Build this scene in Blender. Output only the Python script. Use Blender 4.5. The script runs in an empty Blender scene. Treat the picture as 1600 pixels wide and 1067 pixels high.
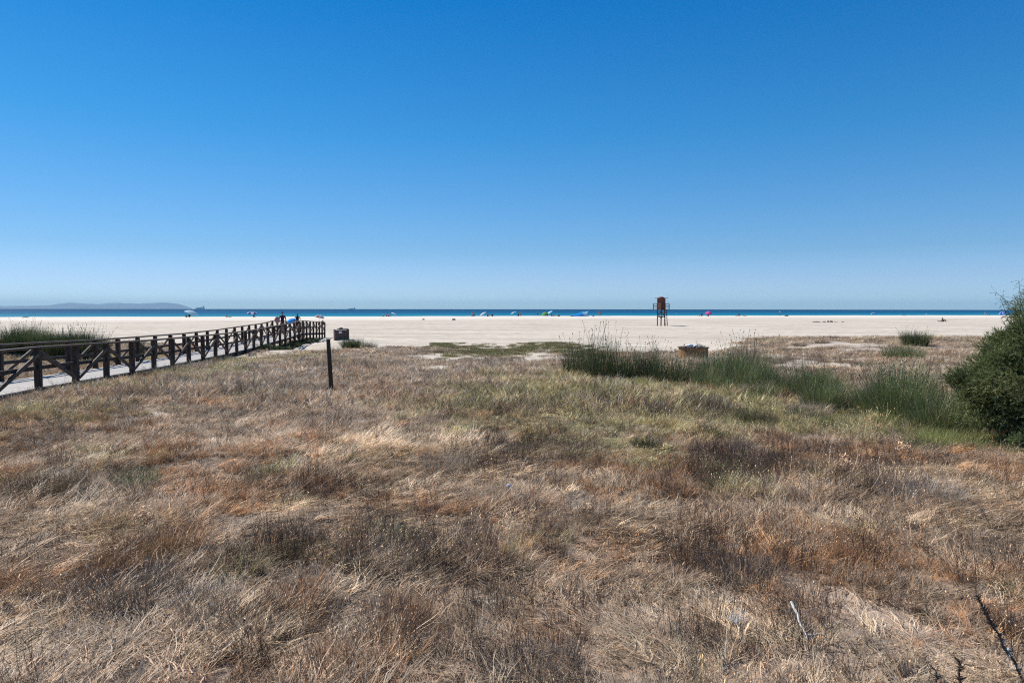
import bpy, bmesh, math, random
import numpy as np
from mathutils import Vector, Matrix

random.seed(7)
RNG = np.random.default_rng(11)
SC = bpy.context.scene
C = SC.collection
R = math.radians

# ------------------------------------------------------------------ camera, sky, sun, exposure
EYE = 2.05
PITCH = math.atan((533.5 - 481.9) / 1067.0)
cam_d = bpy.data.cameras.new('camera')
cam_d.sensor_width = 36.0
cam_d.lens = 24.0
cam_d.clip_start = 0.05
cam_d.clip_end = 120000
cam = bpy.data.objects.new('camera', cam_d)
C.objects.link(cam)
cam.matrix_world = (Matrix.Translation((0, 0, EYE)) @ Matrix.Rotation(R(90) - PITCH, 4, 'X')
                    @ Matrix.Rotation(R(0.057), 4, 'Z'))
SC.camera = cam

SUN_EL, SUN_AZ = 50.0, 57.0          # azimuth measured from +Y towards -X
wd = bpy.data.worlds.new("World")
SC.world = wd
wd.use_nodes = True
nt = wd.node_tree
nt.nodes.clear()
sky = nt.nodes.new('ShaderNodeTexSky')
sky.sky_type = 'NISHITA'
sky.sun_disc = False
sky.sun_elevation = R(SUN_EL)
sky.sun_rotation = R(-SUN_AZ)
sky.air_density = 1.0
sky.dust_density = 0.35
sky.ozone_density = 3.0
gm = nt.nodes.new('ShaderNodeGamma')
gm.inputs[1].default_value = 0.62
hs = nt.nodes.new('ShaderNodeHueSaturation')
hs.inputs['Saturation'].default_value = 1.2
hs.inputs['Value'].default_value = 1.9
# clear dry-air sky: the tint depends on the height above the horizon only
tcw = nt.nodes.new('ShaderNodeTexCoord')
sep = nt.nodes.new('ShaderNodeSeparateXYZ')
crs = nt.nodes.new('ShaderNodeValToRGB')
TINT = [(0.0, (0.4329, 0.6556, 0.8499)), (0.016, (0.4357, 0.6353, 0.9452)), (0.04, (0.3814, 0.5424, 0.8448)), (0.08, (0.2678, 0.464, 0.7)), (0.24, (0.0864, 0.3947, 0.6577)), (0.415, (0.0095, 0.2991, 0.6016))]
els = crs.color_ramp.elements
els[0].position = 0.0; els[0].color = (*TINT[0][1], 1)
els[1].position = TINT[5][0]; els[1].color = (*TINT[5][1], 1)
for q in (1, 2, 3, 4):
    e = els.new(TINT[q][0]); e.color = (*TINT[q][1], 1)
mul = nt.nodes.new('ShaderNodeVectorMath'); mul.operation = 'MULTIPLY'
bg = nt.nodes.new('ShaderNodeBackground')
bg.inputs[1].default_value = 0.15
wo = nt.nodes.new('ShaderNodeOutputWorld')
nt.links.new(sky.outputs[0], gm.inputs[0])
nt.links.new(gm.outputs[0], hs.inputs['Color'])
nt.links.new(tcw.outputs['Generated'], sep.inputs[0])
nt.links.new(sep.outputs['Z'], crs.inputs[0])
nt.links.new(hs.outputs[0], mul.inputs[0]); nt.links.new(crs.outputs[0], mul.inputs[1])
nt.links.new(mul.outputs[0], bg.inputs[0])
nt.links.new(bg.outputs[0], wo.inputs[0])

sl = bpy.data.lights.new('sun', 'SUN')
sl.energy = 4.7
sl.angle = R(0.53)
sl.color = (1.0, 0.945, 0.865)
sun = bpy.data.objects.new('sun', sl)
C.objects.link(sun)
sun_dir = Vector((-math.sin(R(SUN_AZ)) * math.cos(R(SUN_EL)), math.cos(R(SUN_AZ)) * math.cos(R(SUN_EL)), math.sin(R(SUN_EL))))
sun.rotation_euler = sun_dir.to_track_quat('Z', 'Y').to_euler()
sun.location = (-30, 20, 40)

SC.view_settings.view_transform = 'Standard'
SC.view_settings.look = 'None'
SC.view_settings.gamma = 1
SC.view_settings.exposure = 0.3
SC.view_settings.use_curve_mapping = False
SC.render.engine = 'CYCLES'
SC.cycles.use_denoising = False
SC.cycles.filter_width = 1.15
SC.cycles.max_bounces = 6
SC.cycles.diffuse_bounces = 2
SC.cycles.glossy_bounces = 2
SC.cycles.transmission_bounces = 4
SC.cycles.transparent_max_bounces = 6
SC.cycles.volume_bounces = 0

# ------------------------------------------------------------------ helpers
def tag(o, label=None, cat=None, group=None, kind=None):
    if label: o['label'] = label
    if cat: o['category'] = cat
    if group: o['group'] = group
    if kind: o['kind'] = kind
    return o

def empty(name, loc=(0, 0, 0), rz=0.0, label=None, cat=None, group=None, rx=0, ry=0):
    o = bpy.data.objects.new(name, None)
    o.empty_display_size = 0.2
    C.objects.link(o)
    o.location = loc
    o.rotation_euler = (rx, ry, rz)
    return tag(o, label, cat, group)

def link(name, me, mats=None, parent=None, loc=None):
    o = bpy.data.objects.new(name, me)
    C.objects.link(o)
    if mats is not None and len(me.materials) == 0:
        for m in (mats if isinstance(mats, (list, tuple)) else [mats]):
            me.materials.append(m)
    if parent: o.parent = parent
    if loc is not None: o.location = loc
    return o

def copy_tree(o, parent=None):
    c = o.copy()
    C.objects.link(c)
    c.parent = parent
    for ch in list(o.children):
        copy_tree(ch, c)
    return c

def np_mesh(name, V, F, attrs=None, smooth=False, mi=None):
    """V (n,3); F list of arrays of faces (m,k)."""
    me = bpy.data.meshes.new(name)
    V = np.asarray(V, dtype=np.float32)
    me.vertices.add(len(V))
    me.vertices.foreach_set('co', V.ravel())
    Fs = F if isinstance(F, list) else [F]
    Fs = [np.asarray(f, dtype=np.int32) for f in Fs if len(f)]
    tot = sum(f.size for f in Fs)
    npoly = sum(len(f) for f in Fs)
    me.loops.add(tot)
    me.loops.foreach_set('vertex_index', np.concatenate([f.ravel() for f in Fs]))
    me.polygons.add(npoly)
    sizes = np.concatenate([np.full(len(f), f.shape[1], dtype=np.int32) for f in Fs])
    starts = np.concatenate([[0], np.cumsum(sizes)[:-1]]).astype(np.int32)
    me.polygons.foreach_set('loop_start', starts)
    if mi is not None:
        me.polygons.foreach_set('material_index', np.asarray(mi, dtype=np.int32))
    if smooth:
        me.polygons.foreach_set('use_smooth', np.ones(npoly, dtype=bool))
    me.update(calc_edges=True)
    me.validate()
    if attrs:
        for k, (ty, dat) in attrs.items():
            a = me.attributes.new(k, ty, 'POINT')
            key = {'FLOAT': 'value', 'FLOAT_VECTOR': 'vector', 'FLOAT_COLOR': 'color', 'INT': 'value'}[ty]
            a.data.foreach_set(key, np.asarray(dat).ravel())
    return me

def bm_mesh(name, bm):
    me = bpy.data.meshes.new(name)
    bm.normal_update()
    bm.to_mesh(me)
    bm.free()
    return me

def add_box(bm, c, s, rot=None, bevel=0.0, mi=0):
    m = Matrix.Translation(c)
    if rot is not None: m = m @ rot
    r = bmesh.ops.create_cube(bm, size=1.0, matrix=m @ Matrix.Diagonal((s[0], s[1], s[2], 1)))
    fs = set(f for v in r['verts'] for f in v.link_faces)
    for f in fs: f.material_index = mi
    if bevel > 0:
        es = list(set(e for v in r['verts'] for e in v.link_edges))
        bmesh.ops.bevel(bm, geom=es, offset=bevel, segments=1, affect='EDGES', profile=0.5)

def add_beam(bm, a, b, w, h, bevel=0.0):
    """box beam from a to b, w sideways, h upwards."""
    a = Vector(a); b = Vector(b)
    d = b - a
    L = d.length
    q = d.to_track_quat('Y', 'Z').to_matrix().to_4x4()
    add_box(bm, (a + b) / 2, (w, L, h), q, bevel)

def add_tube(bm, a, b, r0, r1=None, n=8, caps=True):
    a = Vector(a); b = Vector(b)
    if r1 is None: r1 = r0
    d = b - a
    m = Matrix.Translation((a + b) / 2) @ d.to_track_quat('Z', 'Y').to_matrix().to_4x4()
    bmesh.ops.create_cone(bm, cap_ends=caps, cap_tris=False, segments=n, radius1=r0, radius2=r1, depth=d.length, matrix=m)

def hash2(ix, iy, seed):
    n = (ix * 374761393 + iy * 668265263 + seed * 1442695041) & 0xffffffff
    n = ((n ^ (n >> 13)) * 1274126177) & 0xffffffff
    n = n ^ (n >> 16)
    return (n & 0xffff) / 65535.0

def vnoise(x, y, s, seed=0):
    x = np.asarray(x, dtype=np.float64) / s + 1000.0
    y = np.asarray(y, dtype=np.float64) / s + 1000.0
    ix = np.floor(x).astype(np.int64); iy = np.floor(y).astype(np.int64)
    fx = x - ix; fy = y - iy
    fx = fx * fx * (3 - 2 * fx); fy = fy * fy * (3 - 2 * fy)
    a = hash2(ix, iy, seed); b = hash2(ix + 1, iy, seed)
    c = hash2(ix, iy + 1, seed); d = hash2(ix + 1, iy + 1, seed)
    return (a * (1 - fx) + b * fx) * (1 - fy) + (c * (1 - fx) + d * fx) * fy

def sstep(a, b, x):
    t = np.clip((np.asarray(x, dtype=np.float64) - a) / (b - a), 0, 1)
    return t * t * (3 - 2 * t)

# ---- boardwalk line (plants keep out of it, ground passes below it)
BW_N = 28
BW_W = 2.10
BW_R = [(-4, .96), (0, .99), (4, 1.15), (7, 1.22), (9, 1.26), (12, 1.26), (14, 1.21), (16, 1.17), (18, 1.14), (19, 1.09), (20, 1.01), (21, 1.03), (23, 1.15), (26, 1.33), (28, 1.44), (30, 1.5)]
def bw_d(n): return 17.0 * (1 + 0.1096 * n)
def bw_n(d): return (np.asarray(d, dtype=np.float64) / 17.0 - 1) / 0.1096
def bw_x(d, off=0.0): return -11.84 - 0.137 * (d - 17.0) - off
def bw_rail_z(n): return EYE - np.interp(n, [q[0] for q in BW_R], [q[1] for q in BW_R])
def bw_deck_z(n): return bw_rail_z(n) - 1.0
def on_walk(x, y, mrg=0.12):
    xr = bw_x(y)
    return (x < xr + mrg) & (x > xr - BW_W - mrg - .1) & (y < bw_d(BW_N) + .3)

# ------------------------------------------------------------------ terrain height
SEA = -2.6
def shore_y(x):
    x = np.asarray(x, dtype=np.float64)
    return 212 + 0.25 * (x + 157) + 5 * np.sin(x / 70.0) + 2.0 * np.sin(x / 23.0 + 1)

def height(x, y):
    x = np.asarray(x, dtype=np.float64); y = np.asarray(y, dtype=np.float64)
    n = ((vnoise(x, y, 7, 1) - .5) * .16 + (vnoise(x, y, 2.3, 2) - .5) * .10 + (vnoise(x, y, 0.8, 3) - .5) * .085)
    wr = sstep(11, 20, x)
    wl = sstep(-18, -24, x)
    wc = np.clip(1 - wr - wl, 0, 1)
    zc = -0.42 * sstep(17, 38, y) - 0.48 * sstep(37, 47, y)
    zc = zc + 0.26 * np.exp(-((x + 7.5) / 4.0) ** 2 - ((y - 41) / 4.0) ** 2)      # hummock beside the boardwalk end
    zc = zc + 0.22 * np.exp(-((x + 4.5) / 6.0) ** 2 - ((y - 44) / 3.0) ** 2)
    zc = zc + 0.52 * np.exp(-((x + 13.2) / 2.4) ** 2 - ((y - 54) / 4.0) ** 2)       # sand heap under the slatted bin
    zr = 0.02 * sstep(14, 24, y) - 0.12 * sstep(36, 48, y) - 0.85 * sstep(50, 62, y)
    zl = 0.10 * sstep(18, 26, y) - 1.0 * sstep(38, 54, y)
    z = wc * zc + wr * zr + wl * zl
    veg = 1 - sstep(46, 58, y)
    beach = (vnoise(x, y * 2.5, 9, 5) - .5) * .10 + (vnoise(x, y * 1.6, 2.2, 6) - .5) * .07 + (vnoise(x, y, .9, 16) - .5) * .05
    z = z + n * veg + beach * (1 - veg)
    # the ground passes under the boardwalk
    xc = bw_x(y) - BW_W / 2
    wk = np.exp(-np.maximum(np.abs(x - xc) - 1.1, 0) ** 2 / .5) * (y < bw_d(BW_N) + 1.5)
    z = z - wk * np.maximum(z - (bw_deck_z(bw_n(y)) - 0.24), 0)
    # slow rise, berm crest, then down to the sea
    s = y - shore_y(x)
    z = z + (0.10 * sstep(-90, -8, s)) - 4.2 * sstep(2, 95, s)
    return z

def eye_ray(px, py):
    v = Vector(((px - 800) / 1067.0, (533.5 - py) / 1067.0, -1))
    v = cam.matrix_world.to_3x3() @ v
    return v / v.y
def ground_at(px, py, lo=2.5, hi=320):
    v = eye_ray(px, py)
    ys = np.geomspace(lo, hi, 6000)
    zr = EYE + v.z * ys
    zg = height(v.x * ys, ys)
    k = np.argmax(zr < zg)
    if not (zr < zg).any(): k = len(ys) - 1
    return Vector((v.x * ys[k], ys[k], float(zg[k])))
def at_depth(px, d):
    v = eye_ray(px, 500)
    x = v.x * d
    return Vector((x, d, float(height(x, d))))
def at_shore(px, back):
    u = (px - 800) / 1067.0
    y = 220.0
    for _ in range(30): y = float(shore_y(u * y)) - back
    return Vector((u * y, y, float(height(u * y, y))))

# ------------------------------------------------------------------ materials
def new_mat(name):
    m = bpy.data.materials.new(name)
    m.use_nodes = True
    n = m.node_tree
    return m, n, n.nodes['Principled BSDF'], n.nodes['Material Output']

def noise_mat(name, c0, c1, scale=5.0, rough=0.8, bump=0.0, detail=4, c2=None, stretch=None, spec=0.3, metallic=0.0, coord='Object', bscale=None):
    m, t, p, out = new_mat(name)
    tc = t.nodes.new('ShaderNodeTexCoord')
    src = tc.outputs[coord]
    if stretch:
        mp = t.nodes.new('ShaderNodeMapping')
        mp.inputs['Scale'].default_value = stretch
        t.links.new(src, mp.inputs[0]); src = mp.outputs[0]
    nz = t.nodes.new('ShaderNodeTexNoise')
    nz.inputs['Scale'].default_value = scale
    nz.inputs['Detail'].default_value = detail
    t.links.new(src, nz.inputs['Vector'])
    cr = t.nodes.new('ShaderNodeValToRGB')
    cr.color_ramp.elements[0].position = 0.3; cr.color_ramp.elements[1].position = 0.7
    cr.color_ramp.elements[0].color = (*c0, 1); cr.color_ramp.elements[1].color = (*c1, 1)
    if c2:
        e = cr.color_ramp.elements.new(0.5); e.color = (*c2, 1)
    t.links.new(nz.outputs[0], cr.inputs[0])
    t.links.new(cr.outputs[0], p.inputs['Base Color'])
    p.inputs['Roughness'].default_value = rough
    p.inputs['Specular IOR Level'].default_value = spec
    p.inputs['Metallic'].default_value = metallic
    if bump > 0:
        b = t.nodes.new('ShaderNodeBump')
        b.inputs['Strength'].default_value = bump
        b.inputs['Distance'].default_value = 0.02
        if bscale:
            n2 = t.nodes.new('ShaderNodeTexNoise'); n2.inputs['Scale'].default_value = bscale
            t.links.new(src, n2.inputs['Vector']); t.links.new(n2.outputs[0], b.inputs['Height'])
        else:
            t.links.new(nz.outputs[0], b.inputs['Height'])
        t.links.new(b.outputs[0], p.inputs['Normal'])
    return m

def leaf_mat(name, mode, c0=None, c1=None, c2=None, transl=0.28, gloss=0.06):
    """grass-like material. mode 'inst': colour from the instance's col attribute; 'ramp': from per-blade v."""
    m, t, p, out = new_mat(name)
    t.nodes.remove(p)
    v = t.nodes.new('ShaderNodeAttribute'); v.attribute_name = 'v'
    if mode == 'inst':
        a = t.nodes.new('ShaderNodeAttribute'); a.attribute_name = 'col'; a.attribute_type = 'INSTANCER'
        base = a.outputs['Color']
        mr = t.nodes.new('ShaderNodeMapRange')
        mr.inputs['To Min'].default_value = 0.25; mr.inputs['To Max'].default_value = 1.65
        t.links.new(v.outputs['Fac'], mr.inputs['Value'])
        mx = t.nodes.new('ShaderNodeVectorMath'); mx.operation = 'SCALE'
        t.links.new(base, mx.inputs[0]); t.links.new(mr.outputs[0], mx.inputs['Scale'])
        w = t.nodes.new('ShaderNodeAttribute'); w.attribute_name = 'w'
        # some blades lean towards bleached straw, some to brown
        cr = t.nodes.new('ShaderNodeValToRGB')
        cr.color_ramp.elements[0].position = 0.0; cr.color_ramp.elements[0].color = (1.10, 0.84, 0.66, 1)
        cr.color_ramp.elements[1].position = 1.0; cr.color_ramp.elements[1].color = (1.0, 1.02, 1.05, 1)
        e = cr.color_ramp.elements.new(0.35); e.color = (1, 1, 1, 1)
        t.links.new(w.outputs['Fac'], cr.inputs[0])
        mu = t.nodes.new('ShaderNodeVectorMath'); mu.operation = 'MULTIPLY'
        t.links.new(mx.outputs[0], mu.inputs[0]); t.links.new(cr.outputs[0], mu.inputs[1])
        col = mu.outputs[0]
    else:
        cr = t.nodes.new('ShaderNodeValToRGB')
        cr.color_ramp.elements[0].color = (*c0, 1); cr.color_ramp.elements[1].color = (*c1, 1)
        if c2:
            cr.color_ramp.elements[1].position = 0.80
            e = cr.color_ramp.elements.new(0.86); e.color = (*c2, 1)
        t.links.new(v.outputs['Fac'], cr.inputs[0])
        col = cr.outputs[0]
    d = t.nodes.new('ShaderNodeBsdfDiffuse'); tr = t.nodes.new('ShaderNodeBsdfTranslucent')
    g = t.nodes.new('ShaderNodeBsdfGlossy'); g.inputs['Roughness'].default_value = 0.5
    t.links.new(col, d.inputs[0]); t.links.new(col, tr.inputs[0])
    m1 = t.nodes.new('ShaderNodeMixShader'); m1.inputs[0].default_value = transl
    t.links.new(d.outputs[0], m1.inputs[1]); t.links.new(tr.outputs[0], m1.inputs[2])
    m2 = t.nodes.new('ShaderNodeMixShader'); m2.inputs[0].default_value = gloss
    t.links.new(m1.outputs[0], m2.inputs[1]); t.links.new(g.outputs[0], m2.inputs[2])
    t.links.new(m2.outputs[0], out.inputs[0])
    return m

M_grass = leaf_mat('dry_grass', 'inst', transl=0.18, gloss=0.04)
M_rush = leaf_mat('rush_stems', 'ramp', (0.035, 0.052, 0.02), (0.13, 0.165, 0.07), (0.24, 0.18, 0.10), transl=0.15, gloss=0.03)
M_tamarisk = leaf_mat('tamarisk_leaf', 'ramp', (0.07, 0.095, 0.032), (0.19, 0.215, 0.08), (0.29, 0.28, 0.13), transl=0.3, gloss=0.02)
M_bark = noise_mat('bark', (0.06, 0.045, 0.035), (0.16, 0.12, 0.09), 20, 0.9, 0.4)
M_dead = noise_mat('dead_stem', (0.07, 0.05, 0.035), (0.16, 0.115, 0.08), 30, 0.9)
M_bleached = noise_mat('bleached_wood', (0.55, 0.52, 0.47), (0.78, 0.75, 0.70), 14, 0.8, 0.3)
M_wood = noise_mat('weathered_wood', (0.026, 0.016, 0.011), (0.090, 0.054, 0.036), 9, 0.7, 0.35, stretch=(1, 1, 0.25), c2=(0.046, 0.028, 0.019))
M_rail = noise_mat('rail_wood', (0.055, 0.032, 0.021), (0.15, 0.10, 0.068), 6, 0.7, 0.3, stretch=(3, 0.4, 3))
M_deck = noise_mat('deck_boards', (0.34, 0.31, 0.275), (0.50, 0.46, 0.41), 5, 0.75, 0.25, stretch=(0.5, 5, 2))
M_orangewood = noise_mat('bin_boards', (0.28, 0.14, 0.055), (0.50, 0.29, 0.13), 7, 0.7, 0.3, stretch=(3, 3, 0.5))
M_darkwood = noise_mat('bin_dark_boards', (0.07, 0.045, 0.04), (0.16, 0.11, 0.09), 7, 0.8, 0.3)
M_cabin = noise_mat('cabin_red_boards', (0.12, 0.032, 0.022), (0.25, 0.068, 0.045), 5, 0.7, 0.2)
M_steel = noise_mat('dull_metal', (0.2, 0.2, 0.2), (0.35, 0.35, 0.35), 5, 0.5, metallic=0.6)

# ground material driven by vertex masks: m = bare sand, o = orange sandy soil, g = green under-tone, b = beach
def ground_material():
    m, t, p, out = new_mat('ground')
    N = t.nodes; L = t.links
    geo = N.new('ShaderNodeNewGeometry')
    def nz(scale, detail=5, stretch=None):
        n = N.new('ShaderNodeTexNoise'); n.inputs['Scale'].default_value = scale; n.inputs['Detail'].default_value = detail
        if stretch:
            mp = N.new('ShaderNodeMapping'); mp.inputs['Scale'].default_value = stretch
            L.new(geo.outputs['Position'], mp.inputs[0]); L.new(mp.outputs[0], n.inputs['Vector'])
        else: L.new(geo.outputs['Position'], n.inputs['Vector'])
        return n.outputs[0]
    def ramp(src, c, pos):
        r = N.new('ShaderNodeValToRGB')
        r.color_ramp.elements[0].color = (*c[0], 1); r.color_ramp.elements[0].position = pos[0]
        r.color_ramp.elements[1].color = (*c[-1], 1); r.color_ramp.elements[1].position = pos[-1]
        for k in range(1, len(c) - 1):
            e = r.color_ramp.elements.new(pos[k]); e.color = (*c[k], 1)
        L.new(src, r.inputs[0]); return r.outputs[0]
    def mix(f, a, b):
        x = N.new('ShaderNodeMix'); x.data_type = 'RGBA'
        if isinstance(f, float): x.inputs[0].default_value = f
        else: L.new(f, x.inputs[0])
        L.new(a, x.inputs[6]); L.new(b, x.inputs[7]); return x.outputs[2]
    def attr(k):
        a = N.new('ShaderNodeAttribute'); a.attribute_name = k; return a.outputs['Fac']
    litter = ramp(nz(30, 8), [(0.10, 0.075, 0.055), (0.22, 0.17, 0.13), (0.36, 0.29, 0.225)], [0.3, 0.5, 0.7])
    soil = ramp(nz(6, 6), [(0.40, 0.285, 0.20), (0.54, 0.41, 0.31)], [0.3, 0.7])
    sand = ramp(nz(1.6, 8), [(0.50, 0.42, 0.325), (0.62, 0.54, 0.44)], [0.3, 0.7])
    bc = ramp(nz(0.25, 6, (0.25, 1, 1)), [(0.47, 0.405, 0.315), (0.56, 0.487, 0.388), (0.635, 0.56, 0.452)], [0.30, 0.5, 0.70])
    bfine = ramp(nz(1.1, 8, (0.6, 1, 1)), [(0.80, 0.79, 0.77), (1.05, 1.05, 1.05)], [0.32, 0.62])
    mu = N.new('ShaderNodeMix'); mu.data_type = 'RGBA'; mu.blend_type = 'MULTIPLY'; mu.inputs[0].default_value = 1.0
    L.new(bc, mu.inputs[6]); L.new(bfine, mu.inputs[7]); bc = mu.outputs[2]
    dry = N.new('ShaderNodeRGB'); dry.outputs[0].default_value = (0.72, 0.635, 0.535, 1)
    bc = mix(attr('p'), bc, dry.outputs[0])
    gr = N.new('ShaderNodeRGB'); gr.outputs[0].default_value = (0.10, 0.115, 0.05, 1)
    c = mix(attr('g'), litter, gr.outputs[0])
    c = mix(attr('o'), c, soil)
    c = mix(attr('m'), c, sand)
    c = mix(attr('b'), c, bc)
    L.new(c, p.inputs['Base Color'])
    p.inputs['Roughness'].default_value = 0.95
    p.inputs['Specular IOR Level'].default_value = 0.1
    bp = N.new('ShaderNodeBump'); bp.inputs['Strength'].default_value = 0.6; bp.inputs['Distance'].default_value = 0.03
    L.new(nz(14, 6), bp.inputs['Height'])
    bp2 = N.new('ShaderNodeBump'); bp2.inputs['Strength'].default_value = 0.7; bp2.inputs['Distance'].default_value = 0.12
    L.new(nz(1.6, 5), bp2.inputs['Height']); L.new(bp.outputs[0], bp2.inputs['Normal'])
    L.new(bp2.outputs[0], p.inputs['Normal'])
    return m
M_ground = ground_material()

def sea_material():
    m, t, p, out = new_mat('sea_water')
    N = t.nodes; L = t.links
    geo = N.new('ShaderNodeNewGeometry')
    a = N.new('ShaderNodeAttribute'); a.attribute_name = 'depth'
    n = N.new('ShaderNodeTexNoise'); n.inputs['Scale'].default_value = 0.012; n.inputs['Detail'].default_value = 5
    mp = N.new('ShaderNodeMapping'); mp.inputs['Scale'].default_value = (0.5, 1.6, 1)
    L.new(geo.outputs['Position'], mp.inputs[0]); L.new(mp.outputs[0], n.inputs['Vector'])
    s = N.new('ShaderNodeMath'); s.operation = 'MULTIPLY_ADD'; s.inputs[1].default_value = 0.30; 
    L.new(n.outputs[0], s.inputs[0])
    ad = N.new('ShaderNodeMath'); ad.operation = 'ADD'; ad.inputs[1].default_value = -0.15
    L.new(a.outputs['Fac'], ad.inputs[0]); L.new(ad.outputs[0], s.inputs[2])
    r = N.new('ShaderNodeValToRGB')
    cs = [(0.0, (0.04, 0.31, 0.37)), (0.25, (0.010, 0.18, 0.27)), (0.5, (0.005, 0.085, 0.185)), (1.0, (0.003, 0.042, 0.105))]
    r.color_ramp.elements[0].position = cs[0][0]; r.color_ramp.elements[0].color = (*cs[0][1], 1)
    r.color_ramp.elements[1].position = cs[-1][0]; r.color_ramp.elements[1].color = (*cs[-1][1], 1)
    for q, c in cs[1:-1]:
        e = r.color_ramp.elements.new(q); e.color = (*c, 1)
    L.new(s.outputs[0], r.inputs[0])
    d = N.new('ShaderNodeBsdfDiffuse'); L.new(r.outputs[0], d.inputs[0])
    g = N.new('ShaderNodeBsdfGlossy'); g.inputs['Roughness'].default_value = 0.35
    w = N.new('ShaderNodeTexNoise'); w.inputs['Scale'].default_value = 0.35; w.inputs['Detail'].default_value = 6
    L.new(geo.outputs['Position'], w.inputs['Vector'])
    b = N.new('ShaderNodeBump'); b.inputs['Strength'].default_value = 1.0; b.inputs['Distance'].default_value = 1.2
    L.new(w.outputs[0], b.inputs['Height'])
    L.new(b.outputs[0], g.inputs['Normal']); L.new(b.outputs[0], d.inputs['Normal'])
    mx = N.new('ShaderNodeMixShader'); mx.inputs[0].default_value = 0.05
    L.new(d.outputs[0], mx.inputs[1]); L.new(g.outputs[0], mx.inputs[2])
    N.remove(p)
    L.new(mx.outputs[0], out.inputs[0])
    return m
M_sea = sea_material()

# ------------------------------------------------------------------ ground zones (world ellipses measured on the ground)
def zone(px, py, rx, ry, w=1.0):
    c = ground_at(px, py)
    a = ground_at(px, min(py + ry, 1066)); b = ground_at(px, max(py - ry, 500), hi=60)
    d = c.y
    return (c.x, c.y, max(rx * d / 1067.0, 0.05), max(abs(b.y - a.y) / 2, 0.08), w)
Z_SAND = [zone(*q) for q in ((1260, 543, 40, 3, .8), (1335, 538, 50, 3, .8), (1470, 545, 40, 4, .7), (1240, 566, 60, 4, .8), (1330, 562, 40, 4, .8), (1415, 575, 40, 4, .6), (1200, 556, 30, 4, .7), (745, 937, 42, 9), (250, 648, 14, 4), (272, 690, 20, 5), (215, 655, 10, 4), (470, 540, 50, 7), (440, 548, 30, 5),
    (335, 575, 26, 6, .6), (380, 570, 30, 6, .6), (630, 540, 40, 9), (700, 560, 60, 6), (690, 575, 26, 4), (800, 556, 60, 5), (880, 560, 80, 5),
    (1230, 574, 45, 6), (1300, 570, 50, 5), (1360, 548, 40, 4, .8), (1440, 556, 30, 4, .7), (1255, 560, 30, 3), (1008, 960, 20, 6, .6),
    (545, 533, 25, 5), (640, 536, 40, 5), (1110, 560, 20, 4), (1345, 572, 30, 4), (540, 612, 18, 3, .5), (800, 775, 6, 2, .5))]
Z_SOIL = [zone(*q) for q in ((960, 1045, 70, 18, .8), (690, 1040, 60, 14, .7), (540, 1010, 40, 10, .6), (1180, 1050, 90, 20, .8), (140, 1010, 60, 14, .6), (60, 930, 40, 10, .6), (1010, 880, 50, 8, .6), (300, 780, 40, 8, .5), (240, 700, 40, 8, .5), (1120, 800, 50, 8, .5), (860, 815, 50, 7, .5), (1400, 700, 60, 6, .6), (1240, 690, 60, 6, .6), (1440, 1030, 200, 45, .55), (1280, 1020, 130, 40, .55), (1010, 970, 70, 22), (860, 1000, 70, 20), (900, 880, 60, 15, .6),
    (1340, 930, 110, 40, .8), (1560, 990, 80, 50, .8), (720, 940, 60, 20), (1500, 930, 80, 30, .6), (830, 860, 50, 10, .7))]
Z_GREEN = [zone(*q) for q in ((1160, 640, 140, 20, .65), (1300, 672, 110, 12, .5), (960, 605, 120, 14, .8), (780, 625, 110, 26, .55), (900, 650, 170, 30, .7), (1060, 640, 80, 20, .8), (900, 615, 160, 32, .85), (1010, 610, 110, 30, .8), (840, 600, 60, 18, .5), (960, 680, 140, 25, .4), (1000, 720, 40, 12, .6),
    (440, 738, 50, 14, .5), (400, 560, 60, 10, .4), (250, 590, 60, 10, .5), (80, 640, 80, 12, .35), (1120, 640, 40, 14, .6), (880, 850, 20, 8, .6), (620, 840, 40, 12, .5),
    (480, 870, 30, 12, .5), (380, 885, 20, 8, .5), (1240, 665, 50, 14, .6), (1160, 765, 40, 10, .4), (120, 560, 120, 12, .5))]
Z_BRIGHT = [zone(*q) for q in ((1130, 622, 50, 5, .6), (1390, 655, 40, 6, .6), (1010, 600, 40, 5, .7), (1540, 695, 40, 8, .9), (1312, 660, 34, 10), (1182, 660, 34, 9), (1086, 596, 34, 8), (975, 588, 40, 6, .8), (1500, 690, 60, 10, .9), (1420, 672, 60, 8, .5), (1560, 700, 50, 8, .8))]
Z_RUST = [zone(*q) for q in ((165, 905, 38, 16), (215, 868, 70, 18), (270, 845, 40, 14), (590, 780, 60, 14, .8), (720, 800, 50, 12, .7), (290, 720, 60, 12, .5),
    (1305, 830, 40, 14, .9), (1340, 905, 110, 40, .55), (600, 960, 50, 30, .8), (1160, 880, 60, 30, .45), (430, 960, 40, 18, .7), (450, 1030, 30, 15, .7), (860, 990, 50, 10, .8),
    (1180, 930, 60, 20, .5), (940, 870, 60, 25, .5), (1110, 700, 40, 15, .6), (1230, 600, 40, 8, .7), (1500, 700, 40, 8, .5), (150, 600, 60, 12, .4), (900, 790, 60, 15, .5), (480, 840, 40, 15, .5))]
Z_GREY = [zone(*q) for q in ((1460, 840, 150, 34), (1150, 712, 70, 14, .9), (1250, 735, 110, 14, .7), (210, 925, 50, 22, .9), (440, 608, 90, 12, .6), (830, 700, 60, 20, .4),
    (1440, 720, 60, 10, .7), (30, 860, 60, 15, .7), (60, 760, 60, 16, .6), (840, 1040, 50, 18, .9), (310, 895, 60, 14, .6), (720, 850, 60, 18, .5), (1010, 640, 40, 10, .5),
    (1390, 790, 120, 16, .6), (560, 850, 60, 20, .5), (1230, 820, 60, 20, .4), (760, 1020, 60, 20, .6))]
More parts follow.
